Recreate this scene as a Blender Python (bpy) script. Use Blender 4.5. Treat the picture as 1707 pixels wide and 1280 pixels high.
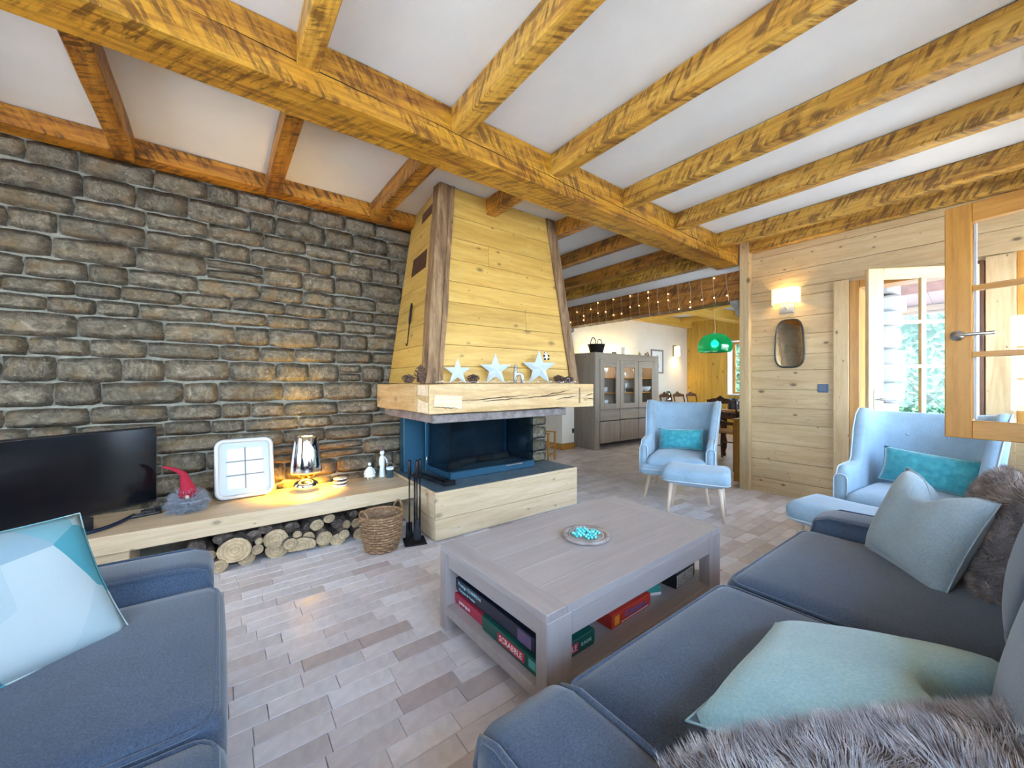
import bpy, bmesh, math, random
from mathutils import Vector, Matrix, noise
R = math.radians
for o in list(bpy.data.objects):
    bpy.data.objects.remove(o)
scene = bpy.context.scene
COL = scene.collection
# ------------------------------------------------------------------ camera
FPX, CX, CY, HCAM, YAW = 648.0, 853.5, 638.0, 1.18, 37.0
cam_data = bpy.data.cameras.new('camera')
cam = bpy.data.objects.new('camera', cam_data); COL.objects.link(cam)
cam.location = (0, 0, HCAM); cam.rotation_euler = (R(90), 0, R(-YAW))
cam_data.sensor_width = 36.0; cam_data.lens = 36.0 * FPX / 1707.0
cam_data.shift_y = -2.0 / 1707.0; cam_data.clip_start = 0.02
scene.camera = cam
# ------------------------------------------------------------------ world
world = bpy.data.worlds.new('sky'); scene.world = world
world.use_nodes = True
nt = world.node_tree; nt.nodes.clear()
wo = nt.nodes.new('ShaderNodeOutputWorld'); wb = nt.nodes.new('ShaderNodeBackground')
tc = nt.nodes.new('ShaderNodeTexCoord'); sep = nt.nodes.new('ShaderNodeSeparateXYZ')
rp = nt.nodes.new('ShaderNodeValToRGB')
rp.color_ramp.elements[0].position = 0.0; rp.color_ramp.elements[0].color = (0.70, 0.86, 1.0, 1)
rp.color_ramp.elements[1].position = 0.8; rp.color_ramp.elements[1].color = (0.32, 0.58, 1.0, 1)
nt.links.new(tc.outputs['Generated'], sep.inputs[0]); nt.links.new(sep.outputs[2], rp.inputs[0])
nt.links.new(rp.outputs[0], wb.inputs[0]); nt.links.new(wb.outputs[0], wo.inputs[0])
wb.inputs[1].default_value = 7.2
sun_d = bpy.data.lights.new('sun', 'SUN'); sun_d.energy = 19.0; sun_d.angle = R(2); sun_d.color = (1, .95, .86)
sun = bpy.data.objects.new('sun', sun_d); COL.objects.link(sun)
sun.rotation_euler = (R(12), R(-42), 0); sun.location = (0, 0, 8)
def portal(loc, rot, sx, sy):
    d = bpy.data.lights.new('window_portal', 'AREA'); d.shape = 'RECTANGLE'; d.size = sx; d.size_y = sy
    d.cycles.is_portal = True
    o = bpy.data.objects.new('window_portal', d); COL.objects.link(o); o.location = loc; o.rotation_euler = rot
    return o
scene.view_settings.view_transform = 'Standard'; scene.view_settings.look = 'None'
scene.view_settings.gamma = 1.0; scene.view_settings.use_curve_mapping = False
scene.view_settings.exposure = 1.65
scene.cycles.max_bounces = 10; scene.cycles.diffuse_bounces = 6; scene.cycles.glossy_bounces = 4
scene.cycles.transparent_max_bounces = 16; scene.cycles.transmission_bounces = 6
scene.cycles.sample_clamp_indirect = 8.0
# ------------------------------------------------------------------ pixel to place
_s, _c = math.sin(R(YAW)), math.cos(R(YAW))
def ray(px, py):
    u = (px - CX) / FPX; v = -(py - CY) / FPX
    return Vector((_s + u * _c, _c - u * _s, v))
def at(px, py, x=None, y=None, z=None):
    """point seen at a photo pixel, on the plane x=, y= or z="""
    r = ray(px, py)
    if x is not None: t = x / r.x
    elif y is not None: t = y / r.y
    else: t = (z - HCAM) / r.z
    return Vector((0, 0, HCAM)) + r * t
# ------------------------------------------------------------------ materials
MATS = {}
def newmat(name):
    m = bpy.data.materials.new(name); m.use_nodes = True
    n = m.node_tree; n.nodes.clear()
    out = n.nodes.new('ShaderNodeOutputMaterial'); b = n.nodes.new('ShaderNodeBsdfPrincipled')
    n.links.new(b.outputs[0], out.inputs[0]); MATS[name] = m
    return m, n, b
def c4(c): return (c[0], c[1], c[2], 1)
def ramp(n, stops):
    r = n.nodes.new('ShaderNodeValToRGB'); e = r.color_ramp.elements
    while len(e) < len(stops): e.new(0.5)
    for k, (p, c) in enumerate(stops):
        e[k].position = p; e[k].color = c4(c) if not isinstance(c, (int, float)) else (c, c, c, 1)
    return r
def mapping(n, scale, loc_rand=True):
    t = n.nodes.new('ShaderNodeTexCoord'); mp = n.nodes.new('ShaderNodeMapping'); mp.inputs['Scale'].default_value = scale
    n.links.new(t.outputs['Object'], mp.inputs['Vector'])
    if loc_rand:
        oi = n.nodes.new('ShaderNodeObjectInfo'); mu = n.nodes.new('ShaderNodeMath'); mu.operation = 'MULTIPLY'; mu.inputs[1].default_value = 57.0
        n.links.new(oi.outputs['Random'], mu.inputs[0]); n.links.new(mu.outputs[0], mp.inputs['Location'])
    return mp
def noise_tex(n, vec, scale, detail=4, rough=.6, dist=0):
    t = n.nodes.new('ShaderNodeTexNoise'); t.inputs['Scale'].default_value = scale; t.inputs['Detail'].default_value = detail
    t.inputs['Roughness'].default_value = rough; t.inputs['Distortion'].default_value = dist
    n.links.new(vec, t.inputs['Vector']); return t
def mixc(n, fac, a, b, mode='MIX'):
    m = n.nodes.new('ShaderNodeMix'); m.data_type = 'RGBA'; m.blend_type = mode
    for sock, v in ((m.inputs[0], fac), (m.inputs[6], a), (m.inputs[7], b)):
        if hasattr(v, 'links'): n.links.new(v, sock)
        elif isinstance(v, (int, float)): sock.default_value = v
        else: sock.default_value = c4(v)
    return m.outputs[2]
def bump(n, b, height, strength=.3, dist=.01):
    bp = n.nodes.new('ShaderNodeBump'); bp.inputs['Strength'].default_value = strength; bp.inputs['Distance'].default_value = dist
    n.links.new(height, bp.inputs['Height']); n.links.new(bp.outputs[0], b.inputs['Normal'])
def rand_value(n, col, amount):
    oi = n.nodes.new('ShaderNodeObjectInfo'); mr = n.nodes.new('ShaderNodeMapRange')
    mr.inputs[3].default_value = 1 - amount; mr.inputs[4].default_value = 1 + amount
    n.links.new(oi.outputs['Random'], mr.inputs[0])
    hs = n.nodes.new('ShaderNodeHueSaturation'); n.links.new(mr.outputs[0], hs.inputs['Value']); n.links.new(col, hs.inputs['Color'])
    return hs.outputs[0]
def plain(name, col, rough=.6, metal=0, spec=.5, emit=None, estr=0, sheen=0, coat=0):
    if name in MATS: return MATS[name]
    m, n, b = newmat(name)
    b.inputs['Base Color'].default_value = c4(col); b.inputs['Roughness'].default_value = rough; b.inputs['Metallic'].default_value = metal
    b.inputs['Specular IOR Level'].default_value = spec
    if emit: b.inputs['Emission Color'].default_value = c4(emit); b.inputs['Emission Strength'].default_value = estr
    if sheen: b.inputs['Sheen Weight'].default_value = sheen
    if coat: b.inputs['Coat Weight'].default_value = coat
    nz = noise_tex(n, mapping(n, (1, 1, 1)).outputs[0], 35, 3); 
    bump(n, b, nz.outputs[0], .05, .003)
    return m
def wood(kind, axis='x'):
    """procedural timber; grain follows the given local axis"""
    key = 'wood_%s_%s' % (kind, axis)
    if key in MATS: return MATS[key]
    P = dict(
        darkbeam=dict(c=[(.11, .030, .005), (.32, .12, .015), (.45, .20, .028)], st=.55, knots=.5, saw=.8, rough=.5, var=.05),
        nbeam=dict(c=[(.11, .026, .004), (.40, .155, .012), (.53, .25, .026)], st=.55, knots=.6, saw=.85, rough=.45, var=.08),
        beam=dict(c=[(.17, .042, .005), (.50, .235, .017), (.62, .34, .036)], st=.55, knots=.55, saw=.75, rough=.45, var=.10),
        joist=dict(c=[(.22, .072, .010), (.54, .285, .036), (.66, .40, .082)], st=.5, knots=.5, saw=.8, rough=.45, var=.10),
        weathered=dict(c=[(.06, .028, .012), (.24, .135, .06), (.37, .235, .12)], st=.7, knots=.5, saw=.1, rough=.7, var=.08),
        pine=dict(c=[(.46, .31, .15), (.55, .40, .215), (.62, .47, .27)], st=.22, kn=8, knots=.95, saw=0, rough=.45, var=.09),
        hood=dict(c=[(.44, .25, .045), (.56, .34, .075), (.62, .41, .115)], st=.2, kn=6.5, knots=.7, saw=0, rough=.45, var=.07),
        board=dict(c=[(.52, .38, .22), (.60, .46, .29), (.66, .53, .36)], st=.2, kn=6, knots=.6, saw=0, rough=.45, var=.03),
        mantel=dict(c=[(.42, .25, .09), (.55, .36, .16), (.63, .46, .25)], st=.35, knots=.5, saw=.1, rough=.5, var=.03),
        taupe=dict(c=[(.27, .225, .18), (.34, .285, .23), (.39, .335, .275)], st=.12, knots=0, saw=0, rough=.45, var=.03),
        greyoak=dict(c=[(.345, .305, .295), (.385, .345, .335), (.42, .385, .378)], st=.08, knots=0, saw=0, rough=.38, var=.04),
        honey=dict(c=[(.36, .15, .020), (.47, .215, .035), (.54, .27, .055)], st=.25, knots=.1, saw=0, rough=.35, var=.05),
        paleframe=dict(c=[(.62, .42, .19), (.74, .54, .28), (.8, .62, .36)], st=.25, knots=.1, saw=0, rough=.4, var=.03),
        walnut=dict(c=[(.045, .016, .008), (.10, .038, .018), (.16, .065, .03)], st=.4, knots=.1, saw=0, rough=.3, var=.05),
        ochre=dict(c=[(.56, .33, .04), (.67, .42, .07), (.72, .48, .12)], st=.2, kn=6, knots=.8, saw=0, rough=.45, var=.06),
        leg=dict(c=[(.62, .46, .33), (.72, .57, .44), (.78, .65, .52)], st=.2, knots=0, saw=0, rough=.4, var=.03),
        endgrain=dict(c=[(.60, .43, .24), (.72, .56, .36), (.80, .66, .46)], st=.3, knots=0, saw=0, rough=.6, var=.12),
    )[kind]
    m, n, b = newmat(key)
    sc = {'x': (.45, 6, 6), 'y': (6, .45, 6), 'z': (6, 6, .45)}[axis]
    mp = mapping(n, sc)
    g = noise_tex(n, mp.outputs[0], 3.2, 6, .65, .6)
    r = ramp(n, [(.30, P['c'][0]), (.50, P['c'][1]), (.68, P['c'][2])])
    n.links.new(g.outputs[0], r.inputs[0]); col = r.outputs[0]
    mp2 = mapping(n, {'x': (.16, 1, 1), 'y': (1, .16, 1), 'z': (1, 1, .16)}[axis])
    f = noise_tex(n, mp2.outputs[0], 60, 3, .7)
    fr = ramp(n, [(.35, .55), (.6, 1.0)]); n.links.new(f.outputs[0], fr.inputs[0])
    col = mixc(n, P['st'], col, fr.outputs[0], 'MULTIPLY')
    if P['saw']:
        # rough sawn streaks across the grain, rubbed dark in patches
        mpa = mapping(n, (1, 1, 1)); spa = n.nodes.new('ShaderNodeSeparateXYZ'); n.links.new(mpa.outputs[0], spa.inputs[0])
        ga = 'xyz'.index(axis); oa = [k for k in range(3) if k != ga]
        def lin(cg, ca):
            m1 = n.nodes.new('ShaderNodeMath'); m1.operation = 'MULTIPLY'; m1.inputs[1].default_value = cg; n.links.new(spa.outputs[ga], m1.inputs[0])
            m2 = n.nodes.new('ShaderNodeMath'); n.links.new(spa.outputs[oa[0]], m2.inputs[0]); n.links.new(spa.outputs[oa[1]], m2.inputs[1])
            m4 = n.nodes.new('ShaderNodeMath'); m4.operation = 'MULTIPLY_ADD'; m4.inputs[1].default_value = ca; n.links.new(m2.outputs[0], m4.inputs[0]); n.links.new(m1.outputs[0], m4.inputs[2])
            return m4.outputs[0]
        def vec(a, b_):
            c_ = n.nodes.new('ShaderNodeCombineXYZ'); n.links.new(a, c_.inputs[0]); n.links.new(b_, c_.inputs[1]); return c_.outputs[0]
        st_ = noise_tex(n, vec(lin(34, 20), lin(-2.5, 5)), 1.0, 4, .65)
        wr = ramp(n, [(.47, 0.0), (.56, 1.0)]); n.links.new(st_.outputs[0], wr.inputs[0])
        pt = noise_tex(n, vec(lin(2.6, 1.2), lin(.4, 7)), 1.0, 5, .68)
        pr = ramp(n, [(.42, 0.0), (.54, 1.0)]); n.links.new(pt.outputs[0], pr.inputs[0])
        mu = n.nodes.new('ShaderNodeMath'); mu.operation = 'MULTIPLY'; n.links.new(wr.outputs[0], mu.inputs[0]); n.links.new(pr.outputs[0], mu.inputs[1])
        pm = ramp(n, [(.56, 0.0), (.66, .9)]); n.links.new(pt.outputs[0], pm.inputs[0])
        mx = n.nodes.new('ShaderNodeMath'); mx.operation = 'MAXIMUM'; n.links.new(mu.outputs[0], mx.inputs[0]); n.links.new(pm.outputs[0], mx.inputs[1])
        m3 = n.nodes.new('ShaderNodeMath'); m3.operation = 'MULTIPLY'; m3.inputs[1].default_value = P['saw']; n.links.new(mx.outputs[0], m3.inputs[0])
        col = mixc(n, m3.outputs[0], col, tuple(v * .42 for v in P['c'][0]))
    if P['knots']:
        mp3 = mapping(n, (1, 1, 1)); sp = n.nodes.new('ShaderNodeSeparateXYZ'); n.links.new(mp3.outputs[0], sp.inputs[0])
        gi = 'xyz'.index(axis); oi_ = [k for k in range(3) if k != gi]
        sm = n.nodes.new('ShaderNodeMath'); n.links.new(sp.outputs[oi_[0]], sm.inputs[0]); n.links.new(sp.outputs[oi_[1]], sm.inputs[1])
        gm_ = n.nodes.new('ShaderNodeMath'); gm_.operation = 'MULTIPLY'; gm_.inputs[1].default_value = .55; n.links.new(sp.outputs[gi], gm_.inputs[0])
        cv = n.nodes.new('ShaderNodeCombineXYZ'); n.links.new(gm_.outputs[0], cv.inputs[0]); n.links.new(sm.outputs[0], cv.inputs[1])
        v = n.nodes.new('ShaderNodeTexVoronoi'); v.voronoi_dimensions = '2D'; v.inputs['Scale'].default_value = P.get('kn', 4.5); n.links.new(cv.outputs[0], v.inputs['Vector'])
        # only some cells carry a knot, and of differing size
        vs_ = n.nodes.new('ShaderNodeSeparateColor'); n.links.new(v.outputs['Color'], vs_.inputs[0])
        ms = n.nodes.new('ShaderNodeMapRange'); ms.inputs[1].default_value = .25; ms.inputs[3].default_value = 6.0; ms.inputs[4].default_value = .85; n.links.new(vs_.outputs[0], ms.inputs[0])
        md = n.nodes.new('ShaderNodeMath'); md.operation = 'MULTIPLY'; n.links.new(v.outputs['Distance'], md.inputs[0]); n.links.new(ms.outputs[0], md.inputs[1])
        kr = ramp(n, [(.075, P['knots']), (.11, P['knots'] * .4), (.19, 0.0)]); n.links.new(md.outputs[0], kr.inputs[0])
        col = mixc(n, kr.outputs[0], col, tuple(x * .28 for x in P['c'][0]))
    col = rand_value(n, col, P['var'])
    n.links.new(col, b.inputs['Base Color']); b.inputs['Roughness'].default_value = P['rough']
    bump(n, b, f.outputs[0], .18 if not P['saw'] else .35, .004)
    return m
def fabric(name, c1, c2, scale=420, rough=.9, bumpst=.35, sheen=.3):
    if name in MATS: return MATS[name]
    m, n, b = newmat(name)
    mp = mapping(n, (1, 1, 1), False)
    w = n.nodes.new('ShaderNodeTexChecker'); w.inputs['Scale'].default_value = scale
    nz = noise_tex(n, mp.outputs[0], scale * .55, 2, .7)
    big = noise_tex(n, mp.outputs[0], 5, 3, .6)
    r = ramp(n, [(.3, c1), (.7, c2)]); n.links.new(nz.outputs[0], r.inputs[0])
    br = ramp(n, [(.3, .85), (.7, 1.08)]); n.links.new(big.outputs[0], br.inputs[0])
    col = mixc(n, 1.0, r.outputs[0], br.outputs[0], 'MULTIPLY')
    n.links.new(col, b.inputs['Base Color']); b.inputs['Roughness'].default_value = rough; b.inputs['Sheen Weight'].default_value = sheen
    b.inputs['Specular IOR Level'].default_value = .2
    bump(n, b, nz.outputs[0], bumpst, .002)
    return m
def glass(name, tint=(1, 1, 1), refl=.014, rough=.02):
    if name in MATS: return MATS[name]
    m = bpy.data.materials.new(name); m.use_nodes = True; n = m.node_tree; n.nodes.clear(); MATS[name] = m
    out = n.nodes.new('ShaderNodeOutputMaterial'); mx = n.nodes.new('ShaderNodeMixShader')
    t = n.nodes.new('ShaderNodeBsdfTransparent'); g = n.nodes.new('ShaderNodeBsdfGlossy'); lw = n.nodes.new('ShaderNodeLayerWeight'); lw.inputs[0].default_value = .5; pw = n.nodes.new('ShaderNodeMath'); pw.operation = 'POWER'; pw.inputs[1].default_value = 4.5; n.links.new(lw.outputs['Facing'], pw.inputs[0])
    fr = n.nodes.new('ShaderNodeMath'); fr.operation = 'MULTIPLY_ADD'; fr.inputs[1].default_value = .6; fr.inputs[2].default_value = refl; n.links.new(pw.outputs[0], fr.inputs[0])
    t.inputs[0].default_value = c4(tint); g.inputs['Roughness'].default_value = rough
    n.links.new(fr.outputs[0], mx.inputs[0]); n.links.new(t.outputs[0], mx.inputs[1]); n.links.new(g.outputs[0], mx.inputs[2])
    n.links.new(mx.outputs[0], out.inputs[0]); return m
def stone_mat():
    if 'stone' in MATS: return MATS['stone']
    m, n, b = newmat('stone')
    mp = mapping(n, (1, 1, .42))
    a = noise_tex(n, mp.outputs[0], 7, 6, .7, .8)
    r = ramp(n, [(.28, (.055, .046, .030)), (.45, (.130, .108, .074)), (.58, (.215, .182, .130)), (.72, (.37, .325, .25))]); n.links.new(a.outputs[0], r.inputs[0])
    w = noise_tex(n, mp.outputs[0], 16, 6, .75, .5)
    wr = ramp(n, [(.60, 0.0), (.68, .85)]); n.links.new(w.outputs[0], wr.inputs[0])
    col = mixc(n, wr.outputs[0], r.outputs[0], (.52, .45, .33))
    oi = noise_tex(n, mp.outputs[0], 2.3, 2)
    orr = ramp(n, [(.5, 0.0), (.7, .55)]); n.links.new(oi.outputs[0], orr.inputs[0])
    col = mixc(n, orr.outputs[0], col, (.22, .135, .05))
    col = rand_value(n, col, .22)
    n.links.new(col, b.inputs['Base Color']); b.inputs['Roughness'].default_value = .8
    h = noise_tex(n, mp.outputs[0], 22, 8, .7, .4); bump(n, b, h.outputs[0], .9, .02)
    return m
def noisy(name, cols, scale, rough=.8, bst=.3, bdist=.01, detail=5, metal=0, spec=.5, rnd=0):
    if name in MATS: return MATS[name]
    m, n, b = newmat(name)
    mp = mapping(n, (1, 1, 1)); a = noise_tex(n, mp.outputs[0], scale, detail, .65)
    k = len(cols) - 1
    r = ramp(n, [(.3 + .4 * i / k, c) for i, c in enumerate(cols)]); n.links.new(a.outputs[0], r.inputs[0])
    col = r.outputs[0]
    if rnd: col = rand_value(n, col, rnd)
    n.links.new(col, b.inputs['Base Color']); b.inputs['Roughness'].default_value = rough; b.inputs['Metallic'].default_value = metal
    b.inputs['Specular IOR Level'].default_value = spec
    bump(n, b, a.outputs[0], bst, bdist); return m
def floor_mat():
    m, n, b = newmat('floor_piece')
    oi = n.nodes.new('ShaderNodeObjectInfo'); ge = n.nodes.new('ShaderNodeNewGeometry'); ad = n.nodes.new('ShaderNodeMath'); fc = n.nodes.new('ShaderNodeMath'); fc.operation = 'FRACT'
    n.links.new(oi.outputs['Random'], ad.inputs[0]); n.links.new(ge.outputs['Random Per Island'], ad.inputs[1]); n.links.new(ad.outputs[0], fc.inputs[0])
    r = ramp(n, [(0, (.50, .425, .405)), (.10, (.60, .535, .52)), (.5, (.70, .65, .655)), (.82, (.75, .71, .72)), (1, (.80, .775, .79))]); n.links.new(fc.outputs[0], r.inputs[0])
    mp = mapping(n, (1, 1, 1), False); v = noise_tex(n, mp.outputs[0], 9, 5, .65, .8)
    vr = ramp(n, [(.3, .82), (.7, 1.1)]); n.links.new(v.outputs[0], vr.inputs[0])
    col = mixc(n, 1.0, r.outputs[0], vr.outputs[0], 'MULTIPLY')
    n.links.new(col, b.inputs['Base Color']); b.inputs['Roughness'].default_value = .30; b.inputs['Specular IOR Level'].default_value = .5
    bump(n, b, v.outputs[0], .05, .004); return m
FLOORM = floor_mat(); STONE = stone_mat()
MORTAR = noisy('mortar', [(.18, .17, .135), (.27, .255, .21)], 40, .9, .5, .01)
PLASTER = noisy('white_plaster', [(.62, .612, .60), (.66, .652, .64)], 4, .85, .03, .003)
CREAM = noisy('cream_plaster', [(.76, .70, .60), (.82, .77, .68)], 3, .85, .05, .003)
PANE = glass('window_glass')
SOFA = fabric('slate_blue_weave', (.026, .043, .074), (.064, .092, .142))
PALEBLUE = fabric('pale_blue_felt', (.24, .36, .47), (.32, .45, .56), 300, .95, .15)
BLACK = plain('black_metal', (.012, .012, .016), .4, .6)
BLACKPL = plain('black_plastic', (.012, .012, .014), .3)
STEEL = noisy('blue_black_steel', [(.02, .08, .14), (.03, .11, .18)], 3, .35, .03, .003, metal=.5)
CHROME = plain('chrome', (.85, .86, .88), .07, 1)
NICKEL = plain('brushed_nickel', (.62, .62, .62), .3, 1)
WHITE = plain('white_gloss', (.52, .55, .57), .3)
# ------------------------------------------------------------------ building helpers
def obj(name, verts, faces, m, parent=None, smooth=False, loc=None, rot=None):
    me = bpy.data.meshes.new(name); me.from_pydata([tuple(v) for v in verts], [], faces); me.update()
    if smooth:
        for p in me.polygons: p.use_smooth = True
    if m: me.materials.append(m)
    o = bpy.data.objects.new(name, me); COL.objects.link(o)
    if parent: o.parent = parent
    if loc is not None: o.location = loc
    if rot is not None: o.rotation_euler = rot
    return o
def frombm(name, bm, m, parent=None, smooth=False, loc=None, rot=None):
    me = bpy.data.meshes.new(name); bm.normal_update(); bm.to_mesh(me); bm.free()
    if smooth:
        for p in me.polygons: p.use_smooth = True
    if m: me.materials.append(m)
    o = bpy.data.objects.new(name, me); COL.objects.link(o)
    if parent: o.parent = parent
    if loc is not None: o.location = loc
    if rot is not None: o.rotation_euler = rot
    return o
def bm_box(bm, lo, hi, bevel=0, seg=1):
    lo, hi = Vector(lo), Vector(hi)
    c = (lo + hi) / 2; s = hi - lo
    r = bmesh.ops.create_cube(bm, size=1.0, matrix=Matrix.Translation(c) @ Matrix.Diagonal((abs(s.x), abs(s.y), abs(s.z), 1)))
    if bevel:
        es = list({e for v in r['verts'] for e in v.link_edges})
        bmesh.ops.bevel(bm, geom=es, offset=bevel, segments=seg, profile=.5, affect='EDGES')
def box(name, lo, hi, m, parent=None, bevel=.004, seg=1, center=True):
    lo, hi = Vector(lo), Vector(hi); c = (lo + hi) / 2 if center else Vector((0, 0, 0))
    bm = bmesh.new(); bm_box(bm, lo - c, hi - c, bevel, seg)
    return frombm(name, bm, m, parent, loc=c)
def boxes(name, lst, m, parent=None, bevel=.003):
    bm = bmesh.new()
    for lo, hi in lst: bm_box(bm, lo, hi, bevel)
    return frombm(name, bm, m, parent)
def slab(name, quad, thick, m, parent=None, bevel=.003):
    q = [Vector(p) for p in quad]; nrm = (q[1] - q[0]).cross(q[3] - q[0]).normalized()
    c = sum(q, Vector()) / 4
    vs = [p - c for p in q] + [p - c - nrm * thick for p in q]
    fs = [(0, 1, 2, 3), (7, 6, 5, 4), (0, 4, 5, 1), (1, 5, 6, 2), (2, 6, 7, 3), (3, 7, 4, 0)]
    bm = bmesh.new(); bv = [bm.verts.new(v) for v in vs]
    for f in fs: bm.faces.new([bv[i] for i in f])
    if bevel: bmesh.ops.bevel(bm, geom=list(bm.edges), offset=bevel, segments=1, profile=.5, affect='EDGES')
    return frombm(name, bm, m, parent, loc=c)
def tube_data(path, r, n=8, closed=False, cap=True):
    path = [Vector(p) for p in path]; N = len(path); vs = []; fs = []
    rr = r if isinstance(r, (list, tuple)) else [r] * N
    prev = None
    for i, p in enumerate(path):
        if closed: t = path[(i + 1) % N] - path[i - 1]
        else: t = path[min(i + 1, N - 1)] - path[max(i - 1, 0)]
        t.normalize()
        if prev is None:
            a = Vector((0, 0, 1)) if abs(t.z) < .9 else Vector((1, 0, 0)); u = t.cross(a).normalized()
        else:
            u = (prev - t * prev.dot(t))
            if u.length < 1e-6: u = t.orthogonal()
            u.normalize()
        prev = u; w = t.cross(u)
        for k in range(n):
            a = 2 * math.pi * k / n; vs.append(p + (u * math.cos(a) + w * math.sin(a)) * rr[i])
    M = N if closed else N - 1
    for i in range(M):
        for k in range(n):
            a = i * n + k; b_ = i * n + (k + 1) % n; c = ((i + 1) % N) * n + (k + 1) % n; d = ((i + 1) % N) * n + k
            fs.append((a, b_, c, d))
    if cap and not closed:
        fs.append(tuple(range(n))[::-1]); fs.append(tuple((N - 1) * n + k for k in range(n)))
    return vs, fs
def tube(name, path, r, m, parent=None, n=8, closed=False):
    v, f = tube_data(path, r, n, closed); return obj(name, v, f, m, parent, True)
def join(parts):
    V, F = [], []
    for v, f in parts:
        k = len(V); V += list(v); F += [tuple(i + k for i in q) for q in f]
    return V, F
def tubes(name, lst, m, parent=None, n=6):
    v, f = join([tube_data(p, r, n) for p, r in lst]); return obj(name, v, f, m, parent, True)
def lathe_data(prof, n=24, cap=True):
    vs = []; fs = []
    for (r, z) in prof:
        for k in range(n):
            a = 2 * math.pi * k / n; vs.append(Vector((r * math.cos(a), r * math.sin(a), z)))
    for i in range(len(prof) - 1):
        for k in range(n):
            fs.append((i * n + k, i * n + (k + 1) % n, (i + 1) * n + (k + 1) % n, (i + 1) * n + k))
    if cap and prof[0][0] > 1e-5: fs.append(tuple(range(n))[::-1])
    if cap and prof[-1][0] > 1e-5: fs.append(tuple((len(prof) - 1) * n + k for k in range(n)))
    return vs, fs
def lathe(name, prof, m, parent=None, n=24, loc=None, rot=None, smooth=True, cap=True):
    v, f = lathe_data(prof, n, cap); o = obj(name, v, f, m, parent, smooth, loc, rot); return o
def roundbox_data(sx, sy, sz, r, n=8, bulge=(0, 0, 0)):
    """soft box centred on the origin; bulge lifts face centres along each axis"""
    idx = {}; vs = []; fs = []
    def vid(i, j, k):
        key = (i, j, k)
        if key not in idx:
            p = Vector((i / n * 2 - 1, j / n * 2 - 1, k / n * 2 - 1))
            h = Vector((sx / 2, sy / 2, sz / 2)); rr = min(r, h.x, h.y, h.z)
            # spread samples so that the rounding gets vertices
            q = Vector([math.copysign(abs(c) ** .75, c) * hh for c, hh in zip(p, h)])
            inner = Vector([max(-(hh - rr), min(hh - rr, c)) for c, hh in zip(q, h)])
            d = q - inner
            q2 = inner + (d.normalized() * rr if d.length > 1e-9 else d)
            for ax in range(3):
                if bulge[ax]:
                    o1, o2 = (ax + 1) % 3, (ax + 2) % 3
                    f = (1 - min(1, abs(q2[o1] / h[o1])) ** 2.4) * (1 - min(1, abs(q2[o2] / h[o2])) ** 2.4)
                    q2[ax] += bulge[ax] * f * (q2[ax] / h[ax])
            idx[key] = len(vs); vs.append(q2)
        return idx[key]
    for a in range(n):
        for b_ in range(n):
            fs.append((vid(a, b_, 0), vid(a, b_ + 1, 0), vid(a + 1, b_ + 1, 0), vid(a + 1, b_, 0)))
            fs.append((vid(a, b_, n), vid(a + 1, b_, n), vid(a + 1, b_ + 1, n), vid(a, b_ + 1, n)))
            fs.append((vid(a, 0, b_), vid(a + 1, 0, b_), vid(a + 1, 0, b_ + 1), vid(a, 0, b_ + 1)))
            fs.append((vid(a, n, b_), vid(a, n, b_ + 1), vid(a + 1, n, b_ + 1), vid(a + 1, n, b_)))
            fs.append((vid(0, a, b_), vid(0, a, b_ + 1), vid(0, a + 1, b_ + 1), vid(0, a + 1, b_)))
            fs.append((vid(n, a, b_), vid(n, a + 1, b_), vid(n, a + 1, b_ + 1), vid(n, a, b_ + 1)))
    return vs, fs
def roundbox(name, lo, hi, r, m, parent=None, n=10, bulge=(0, 0, 0)):
    lo, hi = Vector(lo), Vector(hi); s = hi - lo
    v, f = roundbox_data(s.x, s.y, s.z, r, n, bulge)
    return obj(name, v, f, m, parent, True, loc=(lo + hi) / 2)
def loop_rect(x0, x1, y0, y1, z, r, k=5):
    pts = []
    for cx, cy, a0 in ((x1 - r, y1 - r, 0), (x0 + r, y1 - r, 90), (x0 + r, y0 + r, 180), (x1 - r, y0 + r, 270)):
        for i in range(k + 1):
            a = R(a0 + 90 * i / k); pts.append(Vector((cx + r * math.cos(a), cy + r * math.sin(a), z)))
    return pts
def empty(name, loc, rz=0, label=None, cat=None, group=None):
    o = bpy.data.objects.new(name, None); COL.objects.link(o); o.location = loc; o.rotation_euler = (0, 0, rz)
    o.empty_display_size = .05
    if label: tag(o, label, cat, group)
    return o
def tag(o, label, cat, group=None):
    o['label'] = label; o['category'] = cat
    if group: o['group'] = group
    return o
def struct(o): o['kind'] = 'structure'; return o
def copy_tree(o, parent=None):
    c = o.copy(); COL.objects.link(c)
    if parent: c.parent = parent
    for ch in list(o.children): copy_tree(ch, c)
    return c
def lettering(text, size, m, parent, loc, rot, name='lettering', depth=.0006, sx=1):
    cu = bpy.data.curves.new('txt', 'FONT'); cu.body = text; cu.size = size; cu.extrude = depth; cu.align_x = 'CENTER'; cu.align_y = 'CENTER'; cu.resolution_u = 2
    t = bpy.data.objects.new('txt', cu); COL.objects.link(t)
    dg = bpy.context.evaluated_depsgraph_get(); me = bpy.data.meshes.new_from_object(t.evaluated_get(dg))
    bpy.data.objects.remove(t); me.materials.clear(); me.materials.append(m)
    o = bpy.data.objects.new(name, me); COL.objects.link(o); o.parent = parent; o.location = loc; o.rotation_euler = rot; o.scale = (sx, 1, 1)
    return o
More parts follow.
